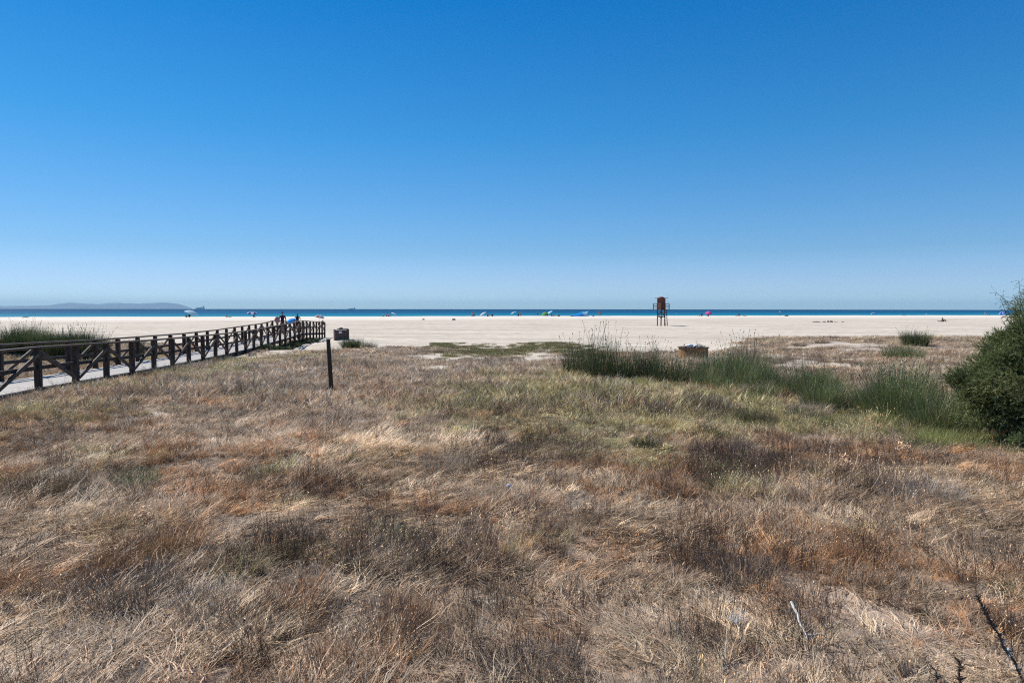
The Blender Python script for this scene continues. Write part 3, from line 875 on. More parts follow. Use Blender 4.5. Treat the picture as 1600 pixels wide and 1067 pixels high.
# ------------------------------------------------------------------ boardwalk
def make_boardwalk():
    rng = random.Random(3)
    n0, n1 = -3, BW_N
    root = empty('boardwalk', tuple(at_depth(57, 17)), label='long raised wooden boardwalk with railings running from the left edge to the beach', cat='boardwalk')
    bx, by, bz = root.location
    inv = Vector((-bx, -by, -bz))
    def P(n, side, z):      # side 0 = near (right) railing, 1 = far railing
        d = float(bw_d(n)); return Vector((float(bw_x(d)) - side * BW_W, d, z)) + inv
    ang = math.atan(0.137)
    RZ = Matrix.Rotation(ang, 4, 'Z')
    def part(name, bm, mat): return link(name, bm_mesh(name, bm), mat, root)
    for side in (0, 1):
        for n in range(n0, n1 + 1):
            zt = float(bw_rail_z(n)); d = float(bw_d(n)); x = float(bw_x(d)) - side * BW_W
            zg = float(height(x, d)) - .25
            bm = bmesh.new()
            w = .145 + rng.uniform(-.006, .006)
            c = P(n, side, (zt - .03 + zg) / 2)
            tilt = Matrix.Rotation(rng.uniform(-.012, .012), 4, 'X') @ Matrix.Rotation(rng.uniform(-.012, .012), 4, 'Y')
            add_box(bm, c, (w, w, zt - .03 - zg), tilt @ RZ, .012)
            part('post', bm, M_wood)
        for n in range(n0, n1):
            za, zb = float(bw_rail_z(n)), float(bw_rail_z(n + 1))
            sgn = 1 if side == 0 else -1
            bm = bmesh.new()
            a = P(n, side, za + .005); b = P(n + 1, side, zb + .005)
            d = (b - a).normalized() * .004
            add_beam(bm, a + d, b - d, .15, .055, .012)
            part('handrail', bm, M_rail)
            bm = bmesh.new()
            e = (b - a).normalized() * .078
            add_beam(bm, P(n, side, za - .50) + e, P(n + 1, side, zb - .50) - e, .05, .10, .008)
            part('mid_rail', bm, M_wood)
            bm = bmesh.new()
            o = Vector((-.062 * sgn * 0, 0, 0))
            if n % 2 == 0: p, q = P(n, side, za - .14), P(n + 1, side, zb - .93)
            else: p, q = P(n, side, za - .93), P(n + 1, side, zb - .14)
            e = (q - p).normalized() * .085
            off = Vector((.055 * sgn, 0, 0))
            add_beam(bm, p + e + off, q - e + off, .055, .10, .008)
            part('brace', bm, M_rail)
        for n in range(n0, n1, 2):
            m_ = min(n + 2, n1)
            bm = bmesh.new()
            o = Vector((-.10, 0, 0)) if side == 0 else Vector((.10, 0, 0))
            add_beam(bm, P(n, side, float(bw_deck_z(n)) - .125) + o, P(m_, side, float(bw_deck_z(m_)) - .125) + o, .06, .16)
            part('side_beam', bm, M_wood)
    # deck boards
    L0, L1 = float(bw_d(n0)), float(bw_d(n1)) + .05
    NB = 298
    step = (L1 - L0) / NB
    rb = np.random.default_rng(9)
    shapes = []
    for k in range(4):
        bm = bmesh.new(); add_box(bm, (0, 0, 0), (BW_W - .10 + k * .008, step - .012, .036), None, .004)
        me = bm_mesh('plank_%d' % k, bm); me.materials.append(M_deck); shapes.append(me)
    for i in range(NB):
        d = L0 + (i + .5) * step; n = float(bw_n(d))
        o = link('plank', shapes[i % 4], None, root)
        z = float(bw_deck_z(n)) - .022 + rb.uniform(-.003, .003)
        sl_ = float(bw_deck_z(n + .1) - bw_deck_z(n - .1)) / (.2 * 17 * .1096)
        o.location = Vector((float(bw_x(d)) - BW_W / 2 + rb.uniform(-.01, .01), d, z)) + inv
        o.rotation_euler = (math.atan(sl_), 0, ang + rb.uniform(-.003, .003))
    return root
make_boardwalk()

# lone post standing in the grass
def lone_post():
    p = ground_at(518, 615)
    bm = bmesh.new()
    bmesh.ops.create_cone(bm, cap_ends=True, segments=14, radius1=.056, radius2=.047, depth=1.62, matrix=Matrix.Translation((0, 0, 1.32 - .81)))
    bmesh.ops.bevel(bm, geom=[e for e in bm.edges if all(v.co.z > 1.2 for v in e.verts)], offset=.006, segments=1, affect='EDGES')
    o = link('post', bm_mesh('post', bm), noise_mat('dark_stained_wood', (.03, .022, .017), (.075, .055, .042), 12, .8, .4, stretch=(3, 3, .4)))
    o.location = p; o.rotation_euler = (0.02, -.045, 0)
    tag(o, 'dark thin wooden post standing alone in the dry grass', 'post')
lone_post()

# ------------------------------------------------------------------ wooden bins
def octo_bin():
    c = at_depth(1084, 30)
    c.z = float(height(c.x, c.y))
    t = empty('wooden_bin', tuple(c), .3, 'octagonal orange brown wooden bin behind the dark green rushes', 'bin')
    Rr = .62; H = EYE - (543 - 481.9) / 1067 * 30 - c.z
    K = 28
    me = None
    for i in range(K):
        a = 2 * math.pi * i / K
        bm = bmesh.new(); add_box(bm, (0, 0, H / 2), (.022, 2 * math.pi * Rr / K - .012, H), None, .003)
        o = link('slat', bm_mesh('slat', bm), M_orangewood, t)
        o.location = (Rr * math.cos(a), Rr * math.sin(a), random.uniform(-.006, .006)); o.rotation_euler = (0, 0, a)
    for z in (.18, H - .12):
        bm = bmesh.new()
        bmesh.ops.create_cone(bm, cap_ends=False, segments=K, radius1=Rr - .02, radius2=Rr - .02, depth=.08, matrix=Matrix.Translation((0, 0, z)))
        bmesh.ops.solidify(bm, geom=bm.faces[:], thickness=.015)
        link('hoop', bm_mesh('hoop', bm), M_darkwood, t)
    bm = bmesh.new()
    for i in range(K):
        a = 2 * math.pi * (i + .5) / K
        add_box(bm, (Rr * math.cos(a) * 1.01, Rr * math.sin(a) * 1.01, H + .02), (.10, 2 * math.pi * Rr / K + .01, .035), Matrix.Rotation(a, 4, 'Z'))
    link('rim', bm_mesh('rim', bm), M_darkwood, t)
    # bags on top
    rr = random.Random(4)
    Mbag = noise_mat('pale_blue_bag', (.58, .58, .58), (.76, .76, .75), 9, .4, .5)
    for (dx, w, h, m, lab) in ((-.16, .15, .09, Mbag, 'pale blue rubbish bag heaped on the left of the orange bin'), (.10, .09, .08, Mbag, 'small whitish blue rubbish bag beside a bigger one on the orange bin')):
        bm = bmesh.new()
        bmesh.ops.create_icosphere(bm, subdivisions=3, radius=1)
        for v in bm.verts:
            n = 1 + .22 * math.sin(5 * v.co.x + 3 * v.co.z + dx * 9) * math.cos(4 * v.co.y) + rr.uniform(-.06, .06)
            v.co = Vector((v.co.x * w * n, v.co.y * w * .8 * n, max(v.co.z, -.35) * h * n))
        o = link('rubbish_bag', bm_mesh('rubbish_bag', bm), m)
        for f in o.data.polygons: f.use_smooth = True
        o.location = (c.x + dx, c.y - .1, c.z + H + .08)
        tag(o, lab, 'rubbish bag')
    bm = bmesh.new()
    add_box(bm, (0, 0, 0), (.5, .36, .03), None, .005)
    o = link('board', bm_mesh('board', bm), noise_mat('pale_board', (.45, .38, .26), (.6, .52, .4), 6, .7))
    o.location = (c.x + .36, c.y - .05, c.z + H + .10); o.rotation_euler = (.25, .30, .2)
    tag(o, 'pale wooden board lying on the right rim of the orange bin', 'board')
octo_bin()

def crate_bin():
    c = at_depth(533, 54)
    rz = .35
    t = empty('slatted_bin', tuple(c), rz, 'dark brown slatted wooden bin enclosure with a white notice on the sand', 'bin')
    W, Dp = 1.02, .85
    H = EYE - (515 - 481.9) / 1067 * 54 - c.z
    for sx in (-1, 1):
        for sy in (-1, 1):
            bm = bmesh.new(); add_box(bm, (sx * W / 2, sy * Dp / 2, H / 2 - .1), (.09, .09, H + .2), None, .006); link('corner_post', bm_mesh('corner_post', bm), M_darkwood, t)
    nb = 7
    for i in range(nb):
        z = -.14 + (H + .10) * (i + .5) / nb; hh = (H + .10) / nb - .015
        for (cc, ss) in (((0, -Dp / 2, z), (W - .09, .025, hh)), ((0, Dp / 2, z), (W - .09, .025, hh)), ((-W / 2, 0, z), (.025, Dp - .09, hh)), ((W / 2, 0, z), (.025, Dp - .09, hh))):
            bm = bmesh.new(); add_box(bm, cc, ss, None, .003); link('slat', bm_mesh('slat', bm), M_darkwood, t)
    bm = bmesh.new(); add_box(bm, (-.12, -Dp / 2 - .03, H * .74), (.22, .012, .17)); link('notice', bm_mesh('notice', bm), noise_mat('notice_white', (.62, .63, .66), (.74, .75, .77), 4, .5), t)
    bm = bmesh.new(); add_box(bm, (.12, 0, H + .03), (W * .8, Dp, .05), None, .01); link('lid', bm_mesh('lid', bm), noise_mat('black_lid', (.015, .015, .016), (.03, .03, .03), 4, .5), t)
    bm = bmesh.new(); bmesh.ops.create_icosphere(bm, subdivisions=2, radius=.12)
    for v in bm.verts: v.co.z *= .6; v.co.x *= 1.3
    o = link('handle', bm_mesh('handle', bm), bpy.data.materials['black_lid'], t); o.location = (-.02, 0, H + .09)
crate_bin()

# ------------------------------------------------------------------ lifeguard tower
def tower():
    c = at_depth(1033, 119)
    t = empty('lifeguard_tower', tuple(c), R(31), 'red brown lifeguard lookout tower on four legs on the open sand', 'lookout tower')
    s = .875 / 2
    hp = 2.78
    Mw = noise_mat('tower_timber', (.05, .032, .024), (.11, .07, .05), 6, .8, .2)
    def part(name, fn, mat, parent=t):
        bm = bmesh.new(); fn(bm); return link(name, bm_mesh(name, bm), mat, parent)
    for sx in (-1, 1):
        for sy in (-1, 1):
            part('leg', lambda bm: add_box(bm, (sx * s, sy * s, hp / 2 - .15), (.13, .13, hp + .3), None, .01), Mw)
    for k in range(4):
        rot = Matrix.Rotation(k * math.pi / 2, 4, 'Z')
        for (za, zb) in ((1.35, 2.55), (2.55, 1.35)):
            part('brace', lambda bm: add_beam(bm, rot @ Vector((-s, s + .075, za)), rot @ Vector((s, s + .075 + (.045 if za > zb else 0), zb)), .04, .10), Mw)
        part('cross_beam', lambda bm: add_beam(bm, rot @ Vector((-s + .066, s, 1.55)), rot @ Vector((s - .066, s, 1.55)), .07, .12), Mw)
    q = 1.0
    part('platform', lambda bm: add_box(bm, (0, 0, hp + .05), (2 * q, 2 * q, .10), None, .01), Mw)
    # railing round the platform
    for sx in (-1, 0, 1):
        for sy in (-1, 0, 1):
            if sx or sy:
                part('railing_post', lambda bm: add_box(bm, (sx * (q - .05), sy * (q - .05), hp + .10 + .47), (.10, .10, .94)), Mw)
    for k in range(4):
        rot = Matrix.Rotation(k * math.pi / 2, 4, 'Z')
        for zz in (.35, .65, .99):
            part('rail', lambda bm: add_beam(bm, rot @ Vector((-q + .02, q - .05 + (.04 if zz < .9 else 0), hp + .10 + zz - (.03 if zz < .9 else 0) + (0.002 * k))), rot @ Vector((q - .02, q - .05 + (.04 if zz < .9 else 0), hp + .10 + zz - (.03 if zz < .9 else 0) + (0.002 * k))), .05, .10), Mw)
    # cabin of upright boards
    w = .50; ch = 1.92
    z0 = hp + .102
    part('cabin', lambda bm: add_box(bm, (0, 0, z0 + ch / 2), (2 * w - .05, 2 * w - .05, ch)), M_cabin)
    for k in range(4):
        rot = Matrix.Rotation(k * math.pi / 2, 4, 'Z')
        for j in range(7):
            u = -w + (j + .5) * 2 * w / 7
            part('board', lambda bm: add_box(bm, rot @ Vector((u, w + .003 * (j % 2), z0 + ch / 2)), (2 * w / 7 - .012, .03, ch), rot), M_cabin)
    part('window', lambda bm: add_box(bm, (-.05, -w - .03, z0 + 1.35), (.5, .02, .45)), noise_mat('dark_window', (.02, .02, .025), (.04, .04, .05), 3, .2))
    part('roof', lambda bm: add_box(bm, (0, 0, z0 + ch + .035), (1.62, 1.62, .07), None, .01), Mw)
    def dome(bm):
        bmesh.ops.create_uvsphere(bm, u_segments=20, v_segments=10, radius=.52)
        for v in bm.verts: v.co.z = max(v.co.z, 0) * .42
        bmesh.ops.translate(bm, verts=bm.verts, vec=(0, 0, z0 + ch + .072))
    part('roof_cap', dome, M_cabin)
    part('antenna', lambda bm: add_tube(bm, (.88, -.70, hp + .9), (.88, -.70, hp + 3.05), .016, .010, 6), M_steel)
    # ladder
    part('stringer', lambda bm: add_beam(bm, (-.25, -q - .34, 0), (-.25, -q + .0, hp + .02), .05, .11), Mw)
    part('stringer', lambda bm: add_beam(bm, (.25, -q - .34, 0), (.25, -q + .0, hp + .02), .05, .11), Mw)
    for i in range(9):
        f = (i + 1) / 10
        part('rung', lambda bm: add_box(bm, (0, -q - .34 + .34 * f, hp * f), (.44, .12, .035)), Mw)
tower()

# ------------------------------------------------------------------ rushes
def rush_mesh(seed, h, rad, n, dead=.14, fan=28, heads=10, tall=1.15):
    g = np.random.default_rng(seed)
    parts = [blades(g, n, rad, (h * .6, h * 1.08), (.0045, .009) if n < 900 else (.008, .013), (D(0), D(fan)), (D(0), D(14)), None, 0, 3, vr=(0, .80), taper=.25, jitter=.1),
             blades(g, int(n * dead), rad * 1.05, (h * .3, h * .85), (.004, .008), (D(5), D(fan * 1.8)), (D(0), D(35)), None, 0, 3, vr=(.87, 1), taper=.25),
             blades(g, int(n * .25), rad, (h * .2, h * .5), (.006, .012), (D(0), D(fan * 1.5)), (D(0), D(20)), None, 0, 2, vr=(.0, 1))]
    if heads: parts.append(seedheads(g, heads, rad, (h * .75, h * tall), .22, (.009, .022), (.60, .93), (.0035, .006)))
    V, Q, T, v, w = join(parts)
    me = np_mesh('rush_shape', V, [Q, T], {'v': ('FLOAT', v)})
    return me
M_rush_grey = leaf_mat('rush_grey', 'ramp', (.08, .10, .038), (.225, .27, .105), (.40, .32, .21), transl=.28, gloss=.03)
M_rush_brown = leaf_mat('rush_brown', 'ramp', (.10, .07, .05), (.24, .18, .13), (.34, .28, .2), transl=.12, gloss=.05)
M_rush_reed = leaf_mat('reed_green', 'ramp', (.09, .12, .045), (.20, .235, .09), (.42, .36, .2), transl=.25, gloss=.05)
RM = {}
for nm, mat, args in (('dense', M_rush, [(241, .95, .34, 1000), (242, 1.0, .32, 1000)]), ('dark', M_rush, [(201, .95, .30, 420), (202, .9, .34, 460), (203, 1.0, .28, 420)]), ('grey', M_rush_grey, [(211, .9, .32, 420), (212, .85, .30, 420), (213, .95, .34, 460)]),
                      ('brown', M_rush_brown, [(221, .8, .26, 340), (222, .7, .24, 300)]), ('reed', M_rush_reed, [(231, 1.1, .4, 1000), (232, 1.2, .42, 1000)])):
    RM[nm] = []
    for a in args:
        me = rush_mesh(*a, dead=.14 if nm != 'brown' else .4, fan=24 if nm != 'reed' else 18, heads=30 if nm != 'reed' else 40, tall=1.28 if nm != 'reed' else 1.1)
        me.materials.append(mat); RM[nm].append(me)
_rr = random.Random(12)
def rush(px, py, hm, wm, kind, label, group=None, d=None, name='rush_clump'):
    p = ground_at(px, py) if d is None else at_depth(px, d)
    me = _rr.choice(RM[kind])
    o = link(name, me, None)
    o.location = (p.x, p.y, p.z - .03)
    o.rotation_euler = (0, 0, _rr.uniform(0, 6.28))
    o.scale = (wm, wm, hm)
    tag(o, label, 'rush clump' if kind != 'reed' else 'reeds', group)
    return o
G1 = 'rush clumps around the bins and along the band to the bush'
rush(905, 586, 1.25, 1.5, 'dark', 'dark green rush clump at the left end of the band, above the olive grass', G1)
rush(938, 589, 1.35, 1.5, 'dark', 'tall dark rush clump second from the left end of the band', G1)
rush(972, 592, 1.12, 1.4, 'dark', 'dark rush clump with bright green grass at its left foot', G1)
rush(1046, 597, 1.02, 1.9, 'dark', 'broad dark green rush clump directly in front of the orange bin', G1)
rush(1012, 592, 1.02, 1.3, 'dark', 'lower dark rush clump left of the broad one before the orange bin', G1)
rush(1128, 596, 1.0, 1.5, 'grey', 'grey green rush clump right of the orange bin', G1)
rush(1160, 598, 1.12, 1.6, 'grey', 'tall grey green rush clump in front of the brown dry bush', G1)
rush(1165, 582, 1.45, 1.7, 'brown', 'bushy brown dry clump rising above the green rushes right of the orange bin', G1)
rush(1032, 655, .62, .9, 'brown', 'dark brown spiky tuft alone in the middle of the olive grass', None)
rush(1130, 650, .50, 1.1, 'brown', 'low dark brown rush tuft below the left half of the rush band', None)
rush(1430, 541, 1.0, 1.7, 'dense', 'rounded dark rush clump standing alone against the sand at right', None)
rush(1398, 560, .75, 1.4, 'grey', 'small grey rush clump just below the rounded dark one at right', None)
rush(1425, 562, .70, 1.2, 'grey', 'grey rush clump in dry grass left of the bush top', None)
rush(1305, 528, .35, 1.0, 'brown', 'tiny brown tuft on the dune crest with sand behind', None, d=49)
rush(1320, 529, .30, .9, 'brown', 'tiny low brown tuft right next to another on the dune crest', None, d=49)
rush(213, 541, .98, .8, 'dense', 'lone dark rush clump beyond the boardwalk railing', None, d=33)
rush(548, 533, .80, 1.5, 'dense', 'dark green rush clump in front of the slatted bin', None, d=43)
rush(567, 535, .62, 1.4, 'grey', 'grey green rush clump right of the one at the slatted bin', None, d=43)
rush(580, 540, .55, 1.2, 'brown', 'short brown tuft right of the slatted bin rushes', None, d=42)
rush(420, 545, .55, 1.2, 'dark', 'small dark clump under the raised end of the boardwalk', None, d=45)
rush(455, 530, .45, 1.2, 'dark', 'low dark clump at the foot of the far boardwalk posts', None, d=56)
rush(215, 760, .3, .6, 'grey', 'small grey tuft in the lodged straw on the left', None)
GB = 'rushes behind the left of the boardwalk'
for px, k, d, q, lab in ((10, 'dense', 30, 1.0, 'dark rush clump at the very left edge behind the boardwalk'), (34, 'dense', 31, 1.03, 'dark rush clump just left of the yellow green reeds'),
        (84, 'dense', 30, .92, 'dark rush clump just right of the yellow green reeds'), (96, 'dense', 31.5, .95, 'grey green rush clump second to the right of the reeds'), (110, 'dense', 30.3, 1.0, 'dark rush clump in the middle of the row behind the boardwalk'),
        (122, 'dense', 31.5, 1.04, 'tallest dark rush clump of the row behind the boardwalk'), (134, 'dense', 30.2, 1.0, 'grey rush clump second from the right end of the row'), (146, 'dense', 31, .95, 'dark leaning rush clump at the right end of the row')):
    rush(px, 545, 1.32 * q, 1.6, k, lab, GB, d=d)
for px, q, lab in ((46, 1.0, 'yellow green reeds, left part of the tallest stand behind the boardwalk'), (56, 1.08, 'yellow green reeds, middle and tallest of the stand behind the boardwalk'), (66, .96, 'yellow green reeds, right part of the stand behind the boardwalk')):
    rush(px, 545, 1.10 * q, 1.2, 'reed', lab, 'green reeds behind the boardwalk', d=29.5 + q, name='reed_clump')
for px, d, w, lab in ((408, 41, 1.5, 'low dark scrub under the boardwalk, leftmost of the shaded row'), (424, 44, 1.7, 'low dark scrub in the shade of the boardwalk, second of the row'), (440, 47.5, 1.8, 'low dark scrub under the boardwalk below the two walkers'),
        (454, 51.5, 1.8, 'low dark scrub under the hump of the boardwalk'), (470, 56, 2.0, 'grey green scrub under the far boardwalk, right of the hump'), (484, 60, 2.0, 'last low scrub under the beach end of the boardwalk')):
    rush(px, 540, .46, w, 'dense', lab, 'scrub under the beach end of the boardwalk', d=d, name='scrub')
for px, py, w, lab in ((345, 562, 1.2, 'small bush at the foot of the boardwalk, left of the sandy path'), (330, 568, 1.0, 'grey brown bush touching the boardwalk posts'), (232, 588, .9, 'small dark bush at the boardwalk edge near the fifth post')):
    rush(px, py, .42, w, 'brown', lab, None, name='scrub')
for px, py, w, lab in ((1250, 541, 1.3, 'low brown scrub on the sloping left end of the right dune'), (1285, 536, 1.5, 'low brown scrub on the dune crest left of the two tiny tufts'), (1365, 534, 1.6, 'low brown scrub on the dune crest midway to the rounded rush clump'),
        (1475, 534, 1.6, 'low brown scrub on the dune crest right of the rounded rush clump'), (1345, 572, 1.3, 'brown scrub beside a sand patch behind the rush band'), (1215, 568, 1.2, 'brown scrub at the left of the sand strip behind the rushes')):
    rush(px, py, .36, w, 'brown', lab, 'low scrub on the right dune', name='scrub')
# the dense band of rushes running to the bush: nobody could count its clumps
def rush_bed():
    rng = np.random.default_rng(77)
    Vs = []; Fq = []; Ft = []; vv = []; off = 0
    spots = []
    for i in range(84):
        f = rng.random()
        px = 1095 + 400 * f
        y0 = 606 + 72 * f ** 1.05; y1 = y0 - 22 - 10 * f
        py = rng.uniform(y1, y0)
        if vnoise(px, py * 2, 26, 99) < .36: continue
        spots.append((px, py, rng.uniform(.40, 1.0) * (.55 + .9 * float(vnoise(px, 0, 26, 98)))))
    base = [RM['grey'][0], RM['grey'][1], RM['dark'][0], RM['brown'][1], RM['grey'][2], RM['brown'][0]]
    data = []
    for me in base:
        V = np.zeros(len(me.vertices) * 3); me.vertices.foreach_get('co', V); V = V.reshape(-1, 3)
        v = np.zeros(len(V)); me.attributes['v'].data.foreach_get('value', v)
        q = np.array([p.vertices[:] for p in me.polygons if len(p.vertices) == 4]); t = np.array([p.vertices[:] for p in me.polygons if len(p.vertices) == 3])
        data.append((V, q, t, v))
    for (px, py, hm) in spots:
        p = ground_at(px, py); V, q, t, v = data[rng.integers(len(data))]
        a = rng.random() * 6.28; s = rng.uniform(1.0, 1.5)
        X = np.stack([(V[:, 0] * math.cos(a) - V[:, 1] * math.sin(a)) * s + p.x, (V[:, 0] * math.sin(a) + V[:, 1] * math.cos(a)) * s + p.y, V[:, 2] * hm * .88 + p.z - .03], -1)
        Vs.append(X); Fq.append(q + off); Ft.append(t + off); vv.append(np.where(v > .84, v, np.clip(v * rng.uniform(.5, 1.1) + rng.uniform(-.1, .25), 0, .80))); off += len(V)
    me = np_mesh('rush_bed', np.concatenate(Vs), [np.concatenate(Fq), np.concatenate(Ft)], {'v': ('FLOAT', np.concatenate(vv))})
    o = link('rush_bed', me, M_rush_grey)
    tag(o, 'dense grey green band of rushes running down to the bush', None, None, 'stuff')
rush_bed()

# ------------------------------------------------------------------ single grass tufts that stand out
def tuft_thing(name, label, px, py, seed, cols, h, rad, n, fan=35, twig=0, width=(.003, .006), lean=0.0, group=None):
    g_ = np.random.default_rng(seed)
    parts = [blades(g_, n, rad, (h * .5, h * 1.05), width, (D(0), D(fan)), (D(0), D(40)), None, 0, 3, vr=(0, .8)),
             blades(g_, n // 4, rad * 1.15, (h * .3, h * .8), width, (D(30), D(90)), (D(0), D(20)), None, 0, 3, vr=(.5, 1))]
    if twig: parts.append(twigs(g_, twig, rad * .8, (h * .7, h * 1.3), (0, .3), W=.005))
    V, Q, T, v, w = join(parts)
    me = np_mesh(name, V, [Q, T], {'v': ('FLOAT', v)})
    m = leaf_mat(name + '_mat', 'ramp', *cols, transl=.18, gloss=.03)
    o = link(name, me, m)
    p = ground_at(px, py); o.location = (p.x, p.y, p.z - .02); o.rotation_euler = (0, lean, 0)
    tag(o, label, 'grass tuft', group)
    return o
RUST = ((.20, .105, .045), (.44, .26, .13), (.52, .36, .21))
GREYC = ((.12, .095, .075), (.29, .235, .185), (.40, .34, .28))
PALE = ((.26, .20, .14), (.58, .49, .38), (.66, .58, .47))
DKG = ((.03, .04, .02), (.10, .12, .06), (.22, .19, .12))
tt = 'grass_tuft'
tuft_thing(tt, 'tall brownish grass tuft at the left foot of the rush band', 1108, 640, 331, ((.09, .075, .045), (.30, .26, .18), (.4, .34, .26)), .5, .42, 900, fan=28)
tuft_thing(tt, 'dark brown tuft under the middle of the rush band', 1178, 660, 332, ((.05, .045, .025), (.20, .16, .10), (.36, .3, .22)), .42, .36, 800, fan=28)
tuft_thing(tt, 'pale tangled straw tuft in front of the rush band, centre right', 1265, 648, 333, PALE, .35, .40, 700, twig=10)
tuft_thing(tt, 'dark olive tuft just left of the bright green grass patch', 1235, 655, 334, DKG, .32, .18, 400, twig=10)
tuft_thing(tt, 'yellow green broad tuft at the right end of the rush band', 1430, 668, 335, ((.10, .11, .035), (.27, .27, .11), (.4, .36, .2)), .30, .5, 1100)
tuft_thing(tt, 'yellow green tuft at the left foot of the large bush', 1510, 690, 336, ((.09, .12, .035), (.24, .27, .10), (.4, .36, .2)), .24, .5, 1100)
tuft_thing(tt, 'orange brown grass tuft at the lower left, leftmost of the rusty row', 105, 925, 301, RUST, .20, .20, 520)
tuft_thing(tt, 'rusty orange upright tuft in the middle of the row at lower left', 152, 905, 302, RUST, .27, .15, 520)
tuft_thing(tt, 'rust coloured broad tuft above the twiggy grey patch at lower left', 205, 880, 303, RUST, .25, .26, 800)
tuft_thing(tt, 'dark rimmed rusty tuft at the right end of the lower left row', 262, 862, 304, RUST, .27, .24, 800, twig=6)
tuft_thing(tt, 'domed brown green tussock at the left edge above the lodged straw', 72, 775, 305, ((.07, .055, .035), (.25, .19, .12), (.4, .32, .24)), .34, .36, 1300)
tuft_thing(tt, 'grey twiggy tuft with thin bare stems at lower left', 200, 930, 306, GREYC, .25, .34, 900, twig=22)
tuft_thing(tt, 'small dark green tuft left of centre in the brown grass', 482, 850, 307, DKG, .12, .11, 260)
tuft_thing(tt, 'dark twiggy tuft with green base, left of centre', 600, 885, 308, GREYC, .25, .32, 900, twig=20)
tuft_thing(tt, 'small leafy green tuft beside the dark twiggy one', 618, 835, 309, DKG, .13, .13, 260)
tuft_thing(tt, 'rust tuft with bleached tips near the bottom centre', 612, 985, 310, ((.16, .08, .045), (.36, .23, .15), (.62, .54, .46)), .27, .20, 700)
tuft_thing(tt, 'pale straw tuft near the lower left, sticking up right of the twiggy one', 318, 952, 311, PALE, .20, .18, 520)
tuft_thing(tt, 'small round brown tuft alone right of centre, dark at its base', 868, 868, 312, ((.06, .045, .03), (.24, .17, .12), (.34, .28, .2)), .18, .10, 380)
tuft_thing(tt, 'dark olive spiky tuft beside the brown grass above the centre', 1012, 700, 313, DKG, .24, .20, 480)
tuft_thing(tt, 'dark purple brown low tussock under the pale twigs right of centre', 1140, 712, 314, ((.05, .038, .035), (.17, .13, .12), (.34, .30, .27)), .20, .55, 1800, twig=20)
tuft_thing(tt, 'bright rust tuft in the grey brown grass at right', 1305, 845, 315, RUST, .15, .24, 700)
tuft_thing(tt, 'small dark green cushion tuft near the lower right corner', 1453, 968, 316, DKG, .08, .09, 300)
tuft_thing(tt, 'dark brown bushy tuft with many stiff stems right of centre', 1160, 905, 317, GREYC, .24, .30, 700, twig=34)
tuft_thing(tt, 'grey bristly tussock at bottom centre, edge of the picture', 835, 1050, 318, GREYC, .16, .30, 1000)
tuft_thing(tt, 'brown dome of fine grass left of the sandy patch', 880, 995, 319, ((.08, .05, .035), (.27, .19, .13), (.38, .3, .22)), .14, .16, 520)
tuft_thing(tt, 'small green weed with pale flowers at centre', 822, 895, 320, ((.05, .085, .03), (.13, .17, .06), (.6, .6, .5)), .12, .07, 160, width=(.006, .012))
tuft_thing(tt, 'pale bleached straw tuft in front of the green belt, centre', 690, 735, 321, PALE, .28, .40, 1100)
tuft_thing(tt, 'whitish straw tuft at right, beside the grey brown scrub', 1440, 775, 322, ((.28, .24, .2), (.55, .49, .42), (.66, .6, .53)), .26, .40, 1100, twig=16)
tuft_thing(tt, 'dark brown tuft at the right edge near the bottom', 1590, 990, 323, ((.06, .04, .03), (.24, .17, .12), (.34, .27, .2)), .17, .16, 600)

# thin bare stems everywhere in the field
def dry_stems():
    rng = np.random.default_rng(91)
    tw = [names.index('twig') + k for k in range(3)]
    Z = [zone(*q) for q in ((830, 720, 100, 30), (1230, 740, 160, 30), (460, 760, 100, 20), (600, 850, 60, 20), (1130, 860, 100, 40), (700, 870, 60, 30), (1320, 720, 100, 20), (440, 860, 60, 30), (900, 640, 150, 15), (1180, 560, 80, 10), (1300, 590, 100, 10))]
    n = 14000
    y = rng.uniform(3.0, 32, n); x = rng.uniform(-.8, .8, n) * y
    k = (zval(Z, x, y) * .5 + .05 > rng.random(n)) & ~on_walk(x, y)
    x, y = x[k], y[k]; n = len(x)
    col = np.array((.20, .145, .105)) * rng.uniform(.7, 1.5, n)[:, None]
    s = rng.uniform(.8, 1.2, n)
    scatter('bare_stems', 'thin dark bare stems standing above the dry grass', np.stack([x, y, height(x, y)], -1), rng.random(n) * 6.28, np.stack([s, s, s * rng.uniform(.8, 1.3, n)], -1), rng.choice(tw, n), col)
dry_stems()

